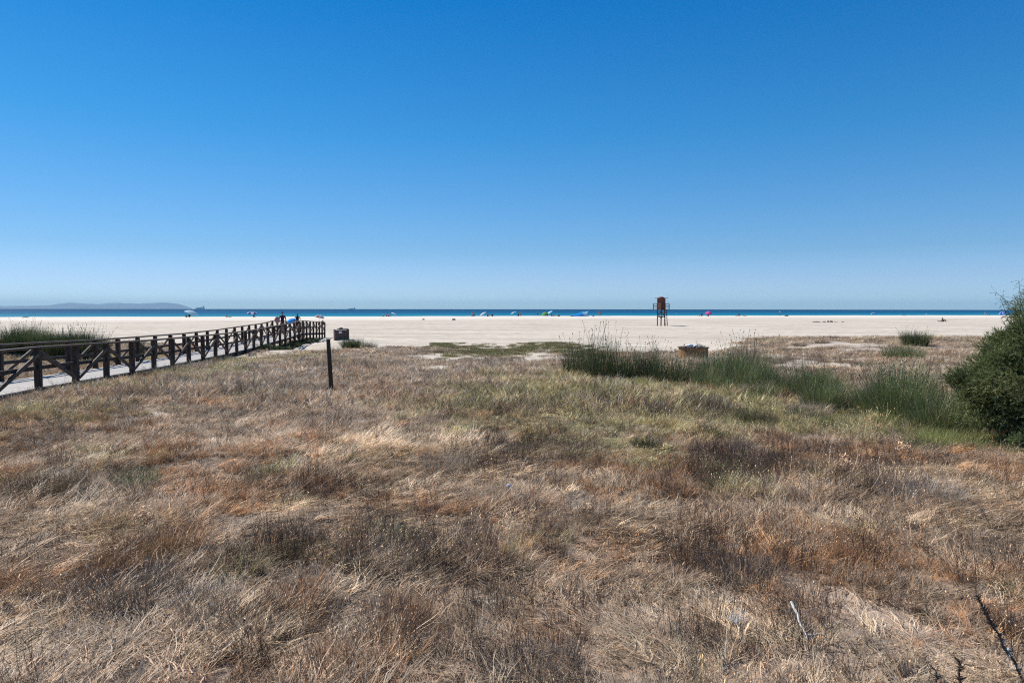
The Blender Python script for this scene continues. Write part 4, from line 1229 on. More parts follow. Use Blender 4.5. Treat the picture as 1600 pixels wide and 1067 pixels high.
# ------------------------------------------------------------------ tamarisk bush at right
def bush(name, label, lobes, nspr, seed, mat, trunk=True, size=.16, base=(9.0, 10.8)):
    g_ = np.random.default_rng(seed)
    z0 = float(height(*base))
    root = empty(name, (base[0], base[1], z0), label=label, cat='bush')
    B = np.array([base[0], base[1], z0])
    lob = np.array([l[:3] for l in lobes]); rad = np.array([l[3:6] for l in lobes]); wt = np.array([l[6] for l in lobes]); wt = wt / wt.sum()
    P = []; Nn = []
    cl = []
    ncl = max(10, int(nspr / 420))
    while len(cl) < ncl:
        k = g_.choice(len(lobes), p=wt)
        v = g_.normal(size=3); v /= np.linalg.norm(v)
        c = lob[k] + v * rad[k] * g_.uniform(.55, 1.0)
        if c[2] < z0 + .08: continue
        cl.append((c, g_.uniform(.16, .34) * (size / .16) * (1.0 if nspr > 9000 else .8), v))
    while len(P) < nspr:
        if g_.random() < .80:
            c, r0, vc = cl[g_.integers(ncl)]
            v = g_.normal(size=3); v /= np.linalg.norm(v)
            p = c + v * r0 * g_.random() ** .5 * np.array([1.15, 1.15, .85])
            v = v * .6 + vc * .6
        else:
            k = g_.choice(len(lobes), p=wt)
            v = g_.normal(size=3); v /= np.linalg.norm(v)
            p = lob[k] + v * rad[k] * g_.random() ** .5 * .85
        if p[2] < z0 + .02: continue
        P.append(p); Nn.append(v)
    P = np.array(P); Nn = np.array(Nn)
    ns = len(P)
    d = Nn * .8 + np.array([0, 0, .45]) + g_.normal(0, .55, (ns, 3)); d /= np.linalg.norm(d, axis=1)[:, None]
    L = g_.uniform(.5, 1.15, ns) * size
    # per sprig: 9 needle leaves (triangles) + curved spine
    nl = 10
    V = np.zeros((ns, nl * 3, 3)); 
    droop = np.array([0, 0, -.35])
    for j in range(nl):
        f = (j + .3) / nl
        o = P + (d * f + droop * f * f * .6) * L[:, None]
        side = np.cross(d, g_.normal(size=(ns, 3))); side /= np.linalg.norm(side, axis=1)[:, None] + 1e-9
        tip = o + (side * .55 + d * .75) * (L * g_.uniform(.22, .42, ns))[:, None]
        wv = np.cross(d, side) * (.0055 * g_.uniform(.7, 1.4, ns))[:, None] * (size / .16)
        V[:, 3 * j] = o - wv; V[:, 3 * j + 1] = o + wv; V[:, 3 * j + 2] = tip
    V = V.reshape(-1, 3) - B
    T = np.arange(len(V)).reshape(-1, 3)
    patch = vnoise(P[:, 0] + P[:, 2], P[:, 1] + P[:, 2] * .6, .5, 17)
    v = np.clip(g_.random(ns) * .55 + patch * .6 - .12, 0, 1)
    me = np_mesh('crown', V, T, {'v': ('FLOAT', np.repeat(v, nl * 3))})
    link('crown', me, mat, root)
    if trunk:
        bm = bmesh.new()
        for i in range(9):
            a = g_.random() * 6.28
            p = Vector((g_.normal(0, .10), g_.normal(0, .10), -.05)); dd = Vector((math.cos(a) * .38, math.sin(a) * .38, 1)).normalized(); r = .05
            for s in range(5):
                q_ = p + dd * .30
                add_tube(bm, p, q_, r, r * .78, 7, caps=False)
                if s > 0:
                    for b in range(2):
                        e = q_ + Vector((g_.normal(0, .22), g_.normal(0, .22), g_.uniform(.1, .4)))
                        add_tube(bm, p.lerp(q_, g_.random()), e, r * .4, r * .12, 5, caps=False)
                p = q_; r *= .78; dd = (dd + Vector((g_.normal(0, .22), g_.normal(0, .22), .05))).normalized()
        link('trunk', bm_mesh('trunk', bm), M_bark, root)
    return root
bush('tamarisk_bush', 'large dark green feathery bush at the right edge', [(9.9, 11.2, 1.08, 1.95, 1.7, 1.36, 5), (7.88, 10.3, .78, 1.02, .95, .72, 2.8), (8.40, 10.7, 1.36, .80, 1.0, .64, 2.4), (8.2, 10.2, .42, .9, .7, .5, 1.4)], 50000, 51, M_tamarisk)
bush('low_bush', 'small lighter green shrub at the foot of the large bush', [(7.55, 9.55, .22, .42, .42, .26, 1), (8.0, 9.4, .2, .45, .4, .3, 1)], 3600, 52, leaf_mat('shrub_leaf', 'ramp', (.06, .10, .03), (.14, .19, .07), (.2, .22, .1), transl=.3, gloss=.03), trunk=False, size=.10, base=(7.7, 9.5))
# thin flowering shoots above the bush
def shoots():
    g_ = np.random.default_rng(5)
    bm = bmesh.new()
    ps = [((7.55, 10.4, 1.9), (7.35, 10.3, 2.22)), ((7.75, 10.4, 2.0), (7.62, 10.3, 2.48)), ((7.9, 10.4, 2.1), (7.78, 10.3, 2.42)), ((7.7, 10.4, 2.0), (7.25, 10.25, 2.30)), ((7.1, 10.2, 1.2), (6.98, 10.1, 1.62))]
    for a, b in ps:
        a = Vector(a); b = Vector(b)
        add_tube(bm, a, b, .003, .002, 5)
        for k in range(14):
            p = a.lerp(b, .45 + .55 * g_.random()); e = p + Vector(g_.normal(0, .055, 3).tolist())
            add_tube(bm, p, e, .0015, .001, 4)
            bmesh.ops.create_icosphere(bm, subdivisions=1, radius=.006, matrix=Matrix.Translation(e))
    o = link('thin_shoot', bm_mesh('thin_shoot', bm), M_rush, bpy.data.objects['tamarisk_bush'])
    o.location = -bpy.data.objects['tamarisk_bush'].location
shoots()

# ------------------------------------------------------------------ dried spiky stalks, bleached sticks, litter
def spiky_stalk(label, pa, pb, seed, th=.011, spikes=150, from_f=0.0):
    g_ = np.random.default_rng(seed)
    pa = Vector(pa); pb = Vector(pb)
    root = empty('dried_stalk', tuple(pa), label=label, cat='dead plant')
    d = pb - pa; bm = bmesh.new(); p = Vector((0, 0, -.03))
    pts = [p] + [d * f + Vector((g_.normal(0, .006), g_.normal(0, .006), 0)) for f in np.linspace(.15, 1, 7)]
    for i in range(len(pts) - 1): add_tube(bm, pts[i], pts[i + 1], th * (1 - .09 * i), th * (1 - .09 * (i + 1)), 8, caps=(i == len(pts) - 2))
    link('stem', bm_mesh('stem', bm), M_dead, root)
    bm = bmesh.new(); bw = bmesh.new()
    dn = d.normalized()
    for i in range(spikes):
        f = from_f + (1 - from_f) * g_.random() ** .8
        o = d * f; s = Vector(g_.normal(size=3).tolist()).cross(dn).normalized()
        L = (.026 + .018 * math.sin(f * 40)) * g_.uniform(.5, 1.3)
        tgt = bw if (f < .5 and g_.random() < .7) else bm
        add_tube(tgt, o, o + (s * .8 + dn * g_.uniform(.1, .8)) * L, .0042, .0006, 4)
    link('scales', bm_mesh('scales', bm), noise_mat('scale_dark', (.07, .045, .032), (.22, .15, .105), 40, .9), root)
    if len(bw.verts): link('bleached_scales', bm_mesh('bleached_scales', bw), M_bleached, root)
    else: bw.free()
def ray_pt(px, py, d): 
    v = eye_ray(px, py); return Vector((v.x * d, d, EYE + v.z * d))
gA = ground_at(1600, 1064)
spiky_stalk('tall dark spiky dried stalk leaning left at the lower right corner', ground_at(1606, 1075, lo=2.0), ray_pt(1526, 930, 3.75), 61, .008, 300)
spiky_stalk('short dark spiky stalk at the bottom edge, left of the tall one', ground_at(1502, 1120, lo=2.0), ray_pt(1499, 1032, 3.35), 62, .009, 130)
spiky_stalk('smallest spiky stalk tip at the bottom edge right of centre', ground_at(1466, 1115, lo=2.0), ray_pt(1462, 1046, 3.3), 63, .008, 90)

def stick(label, a, b, r0, r1, mat=M_bleached, bend=.0018, seed=1):
    g_ = np.random.default_rng(seed)
    a = Vector(a); b = Vector(b); c = (a + b) / 2
    bm = bmesh.new(); k = 6; pts = [a.lerp(b, i / k) - c + (Vector(g_.normal(0, bend, 3).tolist()) if 0 < i < k else Vector((0, 0, 0))) for i in range(k + 1)]
    for i in range(k): add_tube(bm, pts[i], pts[i + 1], r0 + (r1 - r0) * i / k, r0 + (r1 - r0) * (i + 1) / k, 8, caps=True)
    o = link('stick', bm_mesh('stick', bm), mat); o.location = c
    tag(o, label, 'stick')
a = ground_at(1262, 1008); b = ground_at(1236, 975)
stick('bleached white broken stick lying at the lower right', a + Vector((0, 0, .03)), b + Vector((0, 0, .15)), .003, .009, seed=3)
a = ground_at(1256, 1000); b = ground_at(1286, 1000)
stick('short grey stick branching off beside the white broken stick', a + Vector((0, 0, .03)), b + Vector((.0, 0, .04)), .006, .003, seed=4)
a = ground_at(1150, 985); b = ground_at(1170, 962)
for q in range(1):
    g_ = np.random.default_rng(8)
    V, Q, T, v, w = blades(g_, 34, .05, (.08, .16), (.006, .011), (D(70), D(95)), (0, D(15)), D(45), 1.0, 3, vr=(.3, 1))
    me = np_mesh('dry_leaf_fan', V, [Q, T], {'v': ('FLOAT', v)})
    o = link('dry_leaf_fan', me, leaf_mat('bleached_leaf', 'ramp', (.25, .22, .19), (.55, .5, .45), (.6, .56, .5)))
    o.location = a + Vector((0, 0, .06)); tag(o, 'fan of grey bleached dead leaves on the sandy ground right of centre', 'dead leaves')
bm = bmesh.new(); bmesh.ops.create_icosphere(bm, subdivisions=2, radius=.035)
for v in bm.verts: v.co = Vector((v.co.x * 1.0, v.co.y * .6, v.co.z * .8)) * (1 + .25 * math.sin(90 * v.co.x + 60 * v.co.z))
o = link('paper_scrap', bm_mesh('paper_scrap', bm), noise_mat('paper', (.7, .68, .66), (.8, .78, .76), 10, .8))
p = ground_at(795, 776); o.location = p + Vector((0, 0, .12)); tag(o, 'tiny crumpled white scrap caught in the grass at centre', 'litter')

# ------------------------------------------------------------------ people
STAND = dict(pelvis=(0, 0, .95), waist=(0, 0, 1.08), chest=(0, .01, 1.30), neckb=(0, .01, 1.45), neck=(0, 0, 1.51), head=(0, -.01, 1.62), top=(0, 0, 1.70), nose=(0, -.112, 1.60),
    shL=(.17, .01, 1.42), elL=(.23, .03, 1.15), wrL=(.25, -.04, .91), shR=(-.17, .01, 1.42), elR=(-.23, .03, 1.15), wrR=(-.25, -.04, .91),
    hpL=(.09, 0, .90), knL=(.10, -.02, .50), anL=(.11, .02, .09), hpR=(-.09, 0, .90), knR=(-.10, -.02, .50), anR=(-.11, .02, .09), toeL=(.13, -.16, .03), toeR=(-.13, -.16, .03), ballL=(.12, -.09, .035), ballR=(-.12, -.09, .035))
WALK = dict(STAND); WALK.update(knL=(.10, -.22, .53), anL=(.11, -.30, .10), ballL=(.115, -.40, .05), toeL=(.12, -.47, .06), knR=(-.10, .06, .50), anR=(-.10, .34, .17), ballR=(-.11, .27, .06), toeR=(-.115, .20, .03),
    elL=(.22, .14, 1.17), wrL=(.23, .06, .94), elR=(-.22, -.03, 1.15), wrR=(-.22, -.20, .98))
CARRY = dict(WALK); CARRY.update(elR=(-.24, -.08, 1.16), wrR=(-.16, -.26, 1.28))     # right arm bent up, holding something on the shoulder
SIT = dict(pelvis=(0, .0, .13), waist=(0, .04, .26), chest=(0, .03, .48), neckb=(0, -.02, .62), neck=(0, -.04, .68), head=(0, -.07, .79), top=(0, -.07, .87), nose=(0, -.18, .77),
    shL=(.17, -.01, .59), elL=(.24, -.16, .38), wrL=(.12, -.36, .42), shR=(-.17, -.01, .59), elR=(-.24, -.16, .38), wrR=(-.12, -.36, .42),
    hpL=(.09, -.04, .12), knL=(.13, -.42, .42), anL=(.12, -.64, .08), hpR=(-.09, -.04, .12), knR=(-.13, -.42, .42), anR=(-.12, -.64, .08), toeL=(.13, -.82, .03), toeR=(-.13, -.82, .03), ballL=(.125, -.76, .035), ballR=(-.125, -.76, .035))
LIE = dict(pelvis=(0, 0, .11), waist=(0, .13, .11), chest=(0, .35, .13), neckb=(0, .50, .13), neck=(0, .56, .14), head=(0, .67, .15), top=(0, .75, .15), nose=(0, .66, .26),
    shL=(.17, .47, .11), elL=(.30, .25, .07), wrL=(.32, .0, .05), shR=(-.17, .47, .11), elR=(-.30, .25, .07), wrR=(-.32, .0, .05),
    hpL=(.09, -.05, .10), knL=(.12, -.45, .13), anL=(.13, -.86, .06), hpR=(-.09, -.05, .10), knR=(-.11, -.40, .36), anR=(-.12, -.66, .07), toeL=(.15, -.95, .20), toeR=(-.13, -.84, .03), ballL=(.14, -.92, .12), ballR=(-.125, -.78, .035))
RAD = dict(pelvis=(.125, .10), waist=(.118, .088), chest=(.15, .10), neckb=(.068, .06), neck=(.05, .05), head=(.078, .092), top=(.062, .07), nose=(.014, .014),
    sh=(.058, .055), el=(.040, .040), wr=(.028, .026), hp=(.088, .092), kn=(.056, .058), an=(.038, .04), toe=(.026, .02), ball=(.038, .03))
EDG = [('pelvis', 'waist'), ('waist', 'chest'), ('chest', 'neckb'), ('neckb', 'neck'), ('neck', 'head'), ('head', 'top'), ('head', 'nose'), ('chest', 'shL'), ('shL', 'elL'), ('elL', 'wrL'),
       ('chest', 'shR'), ('shR', 'elR'), ('elR', 'wrR'), ('pelvis', 'hpL'), ('hpL', 'knL'), ('knL', 'anL'), ('anL', 'ballL'), ('ballL', 'toeL'), ('pelvis', 'hpR'), ('hpR', 'knR'), ('knR', 'anR'), ('anR', 'ballR'), ('ballR', 'toeR')]
def body_mesh(nm, J, fingers):
    keys = list(J.keys()); V = [Vector(J[k]) for k in keys]; Rr = []
    for k in keys:
        b = k if k in RAD else k[:-1]
        Rr.append(RAD[b])
    E = [(keys.index(a), keys.index(b)) for a, b in EDG]
    if fingers:
        for sd in 'LR':
            w = Vector(J['wr' + sd]); e = Vector(J['el' + sd]); d = (w - e).normalized()
            s = d.cross(Vector((1, 0, 0)) if abs(d.x) < .8 else Vector((0, 1, 0))).normalized()
            ip = len(V); V.append(w + d * .055); Rr.append((.036, .018)); E.append((keys.index('wr' + sd), ip))
            bend = d.cross(s)
            for q, (o, L) in enumerate(((-.030, .062), (-.010, .074), (.010, .078), (.030, .068))):
                a1 = len(V); V.append(w + d * .095 + s * o); Rr.append((.010, .010)); E.append((ip, a1))
                V.append(w + d * (.095 + L * .6) + s * o * 1.1 + bend * .012); Rr.append((.009, .009)); E.append((a1, a1 + 1))
                V.append(w + d * (.095 + L) + s * o * 1.1 + bend * .032); Rr.append((.008, .008)); E.append((a1 + 1, a1 + 2))
            a1 = len(V); V.append(w + d * .05 - s * .042 + bend * .01); Rr.append((.011, .011)); E.append((ip, a1))
            V.append(w + d * .088 - s * .055 + bend * .022); Rr.append((.009, .009)); E.append((a1, a1 + 1))
    me = bpy.data.meshes.new(nm); me.from_pydata([tuple(v) for v in V], E, []); me.update()
    o = bpy.data.objects.new(nm, me); C.objects.link(o)
    sk = o.modifiers.new('skin', 'SKIN'); sk.use_smooth_shade = True; sk.branch_smoothing = .3
    if not me.skin_vertices: raise RuntimeError('no skin layer')
    for i, r in enumerate(Rr): me.skin_vertices[0].data[i].radius = r
    me.skin_vertices[0].data[keys.index('pelvis')].use_root = True
    sb = o.modifiers.new('sub', 'SUBSURF'); sb.levels = sb.render_levels = 1
    dg = bpy.context.evaluated_depsgraph_get()
    out = bpy.data.meshes.new_from_object(o.evaluated_get(dg))
    bpy.data.objects.remove(o); bpy.data.meshes.remove(me)
    out.name = nm
    for p in out.polygons: p.use_smooth = True
    return out
def seg_t(p, a, b):
    ab = b - a; t = max(0, min(1, (p - a).dot(ab) / max(ab.length_squared, 1e-9))); return (p - (a + ab * t)).length, t
def shell(nm, me, J, test, off):
    bm = bmesh.new(); bm.from_mesh(me); bm.normal_update()
    JV = {k: Vector(v) for k, v in J.items()}
    kill = []
    for f in bm.faces:
        c = f.calc_center_median(); best = None
        for a, b in EDG:
            d, t = seg_t(c, JV[a], JV[b])
            rr = RAD[b if b in RAD else b[:-1]][0]
            d = d - rr * .6
            if best is None or d < best[0]: best = (d, a, b, t)
        if not test(best[1], best[2], best[3], c, JV): kill.append(f)
    bmesh.ops.delete(bm, geom=kill, context='FACES')
    for v in bm.verts: v.co = v.co + v.normal * off
    if len(bm.faces):
        bmesh.ops.solidify(bm, geom=bm.faces[:], thickness=.004)
    for f in bm.faces: f.smooth = True
    return bm_mesh(nm, bm)
def t_shirt(a, b, t, c, J): return b in ('waist', 'chest', 'neckb', 'shL', 'shR') or (b[:2] == 'el' and t < .62)
def t_tank(a, b, t, c, J): return b in ('waist', 'chest', 'neckb')
def t_short(a, b, t, c, J): return (b[:2] == 'hp') or (b[:2] == 'kn' and t < .72) or (b == 'waist' and t < .35)
def t_brief(a, b, t, c, J): return (b[:2] == 'hp') or (b[:2] == 'kn' and t < .12) or (b == 'waist' and t < .25)
def t_hair(a, b, t, c, J):
    if b not in ('head', 'top', 'nose'): return False
    h = J['head']; up = (J['top'] - h).normalized(); fw = (J['nose'] - h).normalized()
    return (c - h).dot(up) > .035 or (c - h).dot(fw) < -.035
POSES = dict(stand=STAND, walk=WALK, carry=CARRY, sit=SIT, lie=LIE)
BODY = {}
def get(pose, what, fingers=True):
    k = (pose, what)
    if k not in BODY:
        if what == 'body': BODY[k] = body_mesh('person_' + pose, POSES[pose], fingers)
        else:
            fn, off = dict(shirt=(t_shirt, .012), tank=(t_tank, .010), shorts=(t_short, .014), briefs=(t_brief, .007), hair=(t_hair, .014))[what]
            BODY[k] = shell(what + '_' + pose, get(pose, 'body'), POSES[pose], fn, off)
    return BODY[k]
def plain(name, c, rough=.8): 
    return noise_mat(name, tuple(v * .85 for v in c), tuple(min(1, v * 1.12) for v in c), 12, rough)
SKIN = [plain('skin_tan', (.36, .20, .13)), plain('skin_light', (.50, .31, .22)), plain('skin_dark', (.22, .12, .08))]
HAIR = [plain('hair_dark', (.02, .014, .01)), plain('hair_brown', (.07, .04, .02)), plain('hair_fair', (.30, .2, .1))]
CL = {}
def cloth(c):
    if c not in CL: CL[c] = plain('cloth_%d' % len(CL), c)
    return CL[c]
def person(loc, rz, pose, label, skin=0, hair=0, top=None, bottom=(.05, .05, .07), tank=False, brief=False, s=1.0, group=None):
    t = empty('person', tuple(loc), rz, label, 'person', group)
    t.scale = (s, s, s)
    def put(nm, me, mat):
        o = bpy.data.objects.new(nm, me); C.objects.link(o); o.parent = t
        if len(me.materials) == 0: me.materials.append(mat)
        o.material_slots[0].link = 'OBJECT'; o.material_slots[0].material = mat
        return o
    put('body', get(pose, 'body'), SKIN[skin])
    put('hair', get(pose, 'hair'), HAIR[hair])
    put('shorts', get(pose, 'briefs' if brief else 'shorts'), cloth(bottom))
    if top is not None: put('shirt', get(pose, 'tank' if tank else 'shirt'), cloth(top))
    return t

# on the boardwalk
def walk_pt(d, side=.5):
    n = float(bw_n(d)); return Vector((float(bw_x(d)) - BW_W * side, d, float(bw_deck_z(n)) - .004))
GW = 'people walking on the boardwalk'
p1 = walk_pt(53.0, .5)
man = person(p1, .12, 'carry', 'person in a dark shirt and cap walking on the boardwalk with a pinkish bag', skin=0, hair=0, top=(.02, .02, .03), bottom=(.16, .09, .06), s=1.03, group=GW)
def cap():
    bm = bmesh.new()
    bmesh.ops.create_uvsphere(bm, u_segments=14, v_segments=8, radius=.105)
    for v in bm.verts: v.co.z = max(v.co.z, 0) * 1.0
    bmesh.ops.translate(bm, verts=bm.verts, vec=(0, 0, 1.655))
    add_box(bm, (0, -.13, 1.665), (.13, .11, .012), Matrix.Rotation(.12, 4, 'X'), .004)
    o = link('cap', bm_mesh('cap', bm), cloth((.02, .03, .16))); tag(o, 'dark blue cap on the head of the boardwalk walker', 'cap')
    o.location = p1; o.rotation_euler = (0, 0, .12); o.scale = (1.03,) * 3
cap()
def bag():
    bm = bmesh.new()
    bmesh.ops.create_icosphere(bm, subdivisions=3, radius=1)
    for v in bm.verts:
        n = 1 + .10 * math.sin(6 * v.co.x) * math.cos(5 * v.co.z)
        v.co = Vector((v.co.x * .21 * n, v.co.y * .13, v.co.z * .27 * n))
    for f in bm.faces: f.smooth = True
    o = link('bag', bm_mesh('bag', bm), cloth((.42, .20, .20))); tag(o, 'pinkish red beach bag held at the chest of the walker in the dark shirt', 'bag')
    o.location = p1 + Vector((-.28, -.36, 1.16))
bag()
p2 = walk_pt(59.0, .45)
person(p2, math.pi + .1, 'carry', 'person in black walking away on the boardwalk beside a blue parasol', skin=0, hair=0, top=(.015, .015, .02), bottom=(.06, .03, .03), tank=True, s=.98, group=GW)
p3 = walk_pt(46.0, .5)
person(p3, math.pi, 'walk', 'child in dark shorts on the boardwalk, half hidden by the railing posts', skin=2, hair=0, top=(.10, .06, .09), bottom=(.05, .02, .04), s=.66, group=GW)
p4 = walk_pt(65.0, .5)
person(p4, .2, 'walk', 'small child in pale clothes near the beach end of the boardwalk', skin=1, hair=1, top=(.55, .5, .55), bottom=(.3, .25, .35), s=.60, group=GW)

def parasol(loc, label, cols, r=1.15, h=2.0, tilt=0.0, az=0.0, group='parasols on the beach', gores=8, held=False, drop=.34):
    if not held and loc.y > 150: r *= 1.25; h *= 1.12
    t = empty('parasol', tuple(loc), 0, label, 'parasol', group)
    bm = bmesh.new(); add_tube(bm, (0, 0, -.25 if not held else -1.0), (0, 0, h), .017, .015, 8); po = link('pole', bm_mesh('pole', bm), M_white, t)
    seg = 3
    V = []; F = []; mi = []
    N = gores * 2
    rings = 6
    top = len(V)
    V.append((0, 0, h))
    for k in range(1, rings + 1):
        f = k / rings
        for j in range(N):
            a = 2 * math.pi * j / N
            rr = r * f * (1.0 if j % 2 == 0 else .955)
            z = h - drop * r * f ** 1.9 + (0 if j % 2 == 0 else -.012)
            V.append((rr * math.cos(a), rr * math.sin(a), z))
    for j in range(N):
        F.append([0, 1 + j, 1 + (j + 1) % N]); mi.append((j // 2) % len(cols))
    Q = []
    for k in range(rings - 1):
        for j in range(N):
            Q.append([1 + k * N + j, 1 + (k + 1) * N + j, 1 + (k + 1) * N + (j + 1) % N, 1 + k * N + (j + 1) % N]); mi.append((j // 2) % len(cols))
    me = np_mesh('canopy', V, [np.array(F), np.array(Q)], mi=mi)
    for c in cols: me.materials.append(fabric(c))
    can = link('canopy', me, None, t)
    so = can.modifiers.new('thick', 'SOLIDIFY'); so.thickness = .006
    # valance
    bm = bmesh.new()
    for j in range(gores):
        a = 2 * math.pi * j / gores
        add_tube(bm, (0, 0, h - .38), (r * .93 * math.cos(a), r * .93 * math.sin(a), h - drop * r * .93 ** 1.9 - .02), .006, .005, 4)
    link('ribs', bm_mesh('ribs', bm), M_white, t)
    if tilt:
        t.rotation_euler = (Matrix.Rotation(az, 4, 'Z') @ Matrix.Rotation(tilt, 4, 'X') @ Matrix.Rotation(-az, 4, 'Z')).to_euler()
    return t
M_white = plain('white_paint', (.7, .7, .7), .4)
FB = {}
def fabric(c):
    if c in FB: return FB[c]
    m, t, p, out = new_mat('parasol_cloth_%d' % len(FB))
    t.nodes.remove(p)
    d = t.nodes.new('ShaderNodeBsdfDiffuse'); tr = t.nodes.new('ShaderNodeBsdfTranslucent'); mx = t.nodes.new('ShaderNodeMixShader')
    nz = t.nodes.new('ShaderNodeTexNoise'); nz.inputs['Scale'].default_value = 3
    cr = t.nodes.new('ShaderNodeValToRGB'); cr.color_ramp.elements[0].color = tuple(v * .88 for v in c) + (1,); cr.color_ramp.elements[1].color = c + (1,)
    t.links.new(nz.outputs[0], cr.inputs[0]); t.links.new(cr.outputs[0], d.inputs[0]); t.links.new(cr.outputs[0], tr.inputs[0])
    mx.inputs[0].default_value = .35
    t.links.new(d.outputs[0], mx.inputs[1]); t.links.new(tr.outputs[0], mx.inputs[2]); t.links.new(mx.outputs[0], out.inputs[0])
    FB[c] = m; return m
# blue parasol carried beside the person in black
q = walk_pt(58.6, .62)
parasol(q + Vector((.42, 0, -.15)), 'bright blue open parasol carried on the boardwalk beside the person in black', [(.06, .42, .88)], r=.50, h=1.5, tilt=-.45, az=1.45, group=None, held=True, drop=.6)

GP = 'bathers on the beach'
rp = random.Random(77)
def bather(px, back, pose, label, rz=None, **k):
    k['s'] = k.get('s', 1.0) * 1.1
    return person(at_shore(px, back), rp.uniform(0, 6.28) if rz is None else rz, pose, label, group=GP, **k)
bather(40, 8, 'lie', 'dark sunbather lying alone on the sand at far left', 1.5, skin=2, brief=True, bottom=(.03, .02, .03), s=1.05)
bather(291, 9, 'sit', 'left of two dark people sitting under the pale cyan parasol', .4, skin=2, top=(.02, .02, .03))
bather(296.5, 9, 'sit', 'right of two dark people sitting under the pale cyan parasol, larger', -.3, skin=2, top=(.02, .03, .10), s=1.3)
parasol(at_shore(297, 9), 'pale cyan white parasol tilted to the right on the left beach', [(.62, .80, .86)], r=1.75, h=2.0, tilt=.35, az=math.pi / 2, drop=.42)
bather(354, 9, 'sit', 'sunburnt bather sitting alone left of the striped parasol', .2, skin=0, brief=True, bottom=(.05, .03, .03))
bather(358, 9, 'lie', 'bather lying beside the sitting one left of the striped parasol', 1.3, skin=0, brief=True, bottom=(.3, .2, .2))
parasol(at_shore(394, 10), 'blue and white striped parasol on the left beach', [(.75, .76, .78), (.03, .06, .30)], r=1.3, h=1.6, tilt=.15, az=.5)
bather(396.5, 10, 'sit', 'dark haired bather under the blue and white striped parasol', .8, skin=2, top=(.05, .03, .05), s=1.1)
parasol(at_depth(497, 118), 'white and red parasol near the beach end of the boardwalk', [(.75, .72, .72), (.70, .62, .62), (.40, .2, .2)], r=.85, h=1.85, tilt=.25, az=1.2, drop=.5)
person(at_depth(504, 119), .5, 'sit', 'person in dark clothes right of the white and red parasol', skin=2, top=(.03, .03, .04), s=1.1, group=GP)
person(at_depth(498.5, 118.5), .2, 'sit', 'bare chested person under the white and red parasol', skin=0, s=1.0, group=GP)
for px, c in ((600, 'left of three greyish sitting bathers at centre left'), (603.5, 'middle of three greyish sitting bathers at centre left'), (607, 'right of three greyish sitting bathers at centre left')):
    bather(px, 9, 'sit', c, None, skin=1, top=(.35, .33, .35), s=1.15)
parasol(at_shore(613.5, 9), 'low white parasol right of the three greyish bathers', [(.75, .76, .76)], r=.9, h=1.25, tilt=.5, az=1.6)
bather(738, 9, 'stand', 'person standing in pale trunks, left of a pair at centre', .3, skin=0, brief=True, bottom=(.5, .45, .5), s=.95)
bather(741, 9, 'sit', 'person crouching in dark, right of the pair at centre', None, skin=2, top=(.05, .02, .03), s=1.2)
parasol(at_shore(757, 10), 'white parasol leaning left at the centre of the beach', [(.78, .77, .76)], r=1.15, h=1.35, tilt=.55, az=-1.6)
bather(761.5, 9, 'sit', 'tanned person sitting right of the white leaning parasol', None, skin=0, top=(.3, .08, .12), s=1.3)
bather(769, 10, 'sit', 'dark seated person alone, right of the white leaning parasol', None, skin=2, top=(.02, .03, .04), s=1.2)
parasol(at_shore(804, 9), 'small teal and white parasol at centre', [(.10, .55, .60), (.7, .75, .75)], r=1.0, h=1.5, tilt=.35, az=-1.4)
bather(810, 9, 'sit', 'dark seated bather right of the teal parasol, left one', None, skin=2, top=(.04, .02, .03), s=1.2)
bather(813.5, 8, 'stand', 'standing bather in dark shorts right of the teal parasol', .4, skin=0, s=.85)
bather(840, 12, 'stand', 'person in black shorts standing between the teal and green parasols', .1, skin=0, bottom=(.02, .02, .03))
parasol(at_shore(852, 9), 'green parasol on the central beach', [(.20, .52, .12)], r=1.15, h=1.45, tilt=.2, az=-1.2, drop=.7)
parasol(at_shore(862, 9), 'cyan white parasol leaning right beside the green one', [(.55, .82, .90)], r=1.15, h=1.75, tilt=.6, az=-1.45)
bather(855, 11, 'sit', 'dark seated person under the green parasol', None, skin=2, top=(.06, .02, .03), s=1.2)
bather(861, 11, 'sit', 'seated person under the cyan white parasol', None, skin=2, top=(.10, .03, .03), s=1.1)
bather(865, 12, 'lie', 'reddish sunbather lying right of the cyan white parasol', 1.5, skin=0, brief=True, bottom=(.3, .05, .05))
bather(935.5, 7, 'stand', 'standing person, left of the pair right of the blue shelter', .2, skin=0, brief=True, bottom=(.25, .08, .15), s=1.1)
bather(939, 7, 'stand', 'standing person in dark, right of the pair right of the blue shelter', -.6, skin=0, top=(.12, .08, .10), s=1.0)
bather(1093, 9, 'sit', 'bather sitting left of the pink parasol, outer one', None, skin=0, brief=True)
bather(1096.5, 9, 'sit', 'dark bather sitting left of the pink parasol, inner one', None, skin=2, top=(.03, .03, .05), s=1.3)
parasol(at_shore(1106.5, 10), 'pink parasol right of the lifeguard tower', [(.85, .12, .40), (.80, .22, .48)], r=1.2, h=1.75, tilt=.12, az=.4, drop=.7)
bather(1107, 10, 'sit', 'person in red sitting under the pink parasol', None, skin=0, top=(.35, .02, .05), s=1.2)
bather(1154, 9, 'sit', 'dark bather sitting between the pink parasol and the standing figure', None, skin=2, top=(.03, .05, .06), s=1.3)
bather(1151, 9, 'lie', 'bather lying left beside the dark sitting one', 1.4, skin=0, brief=True)
bather(1163, 9, 'lie', 'bather lying flat a little right of the dark sitting one', 1.7, skin=0, brief=True, bottom=(.2, .05, .05))
bather(1218, 10, 'stand', 'person in white and navy standing alone on the right beach', .3, skin=0, top=(.55, .6, .62), bottom=(.02, .04, .12), s=1.15)
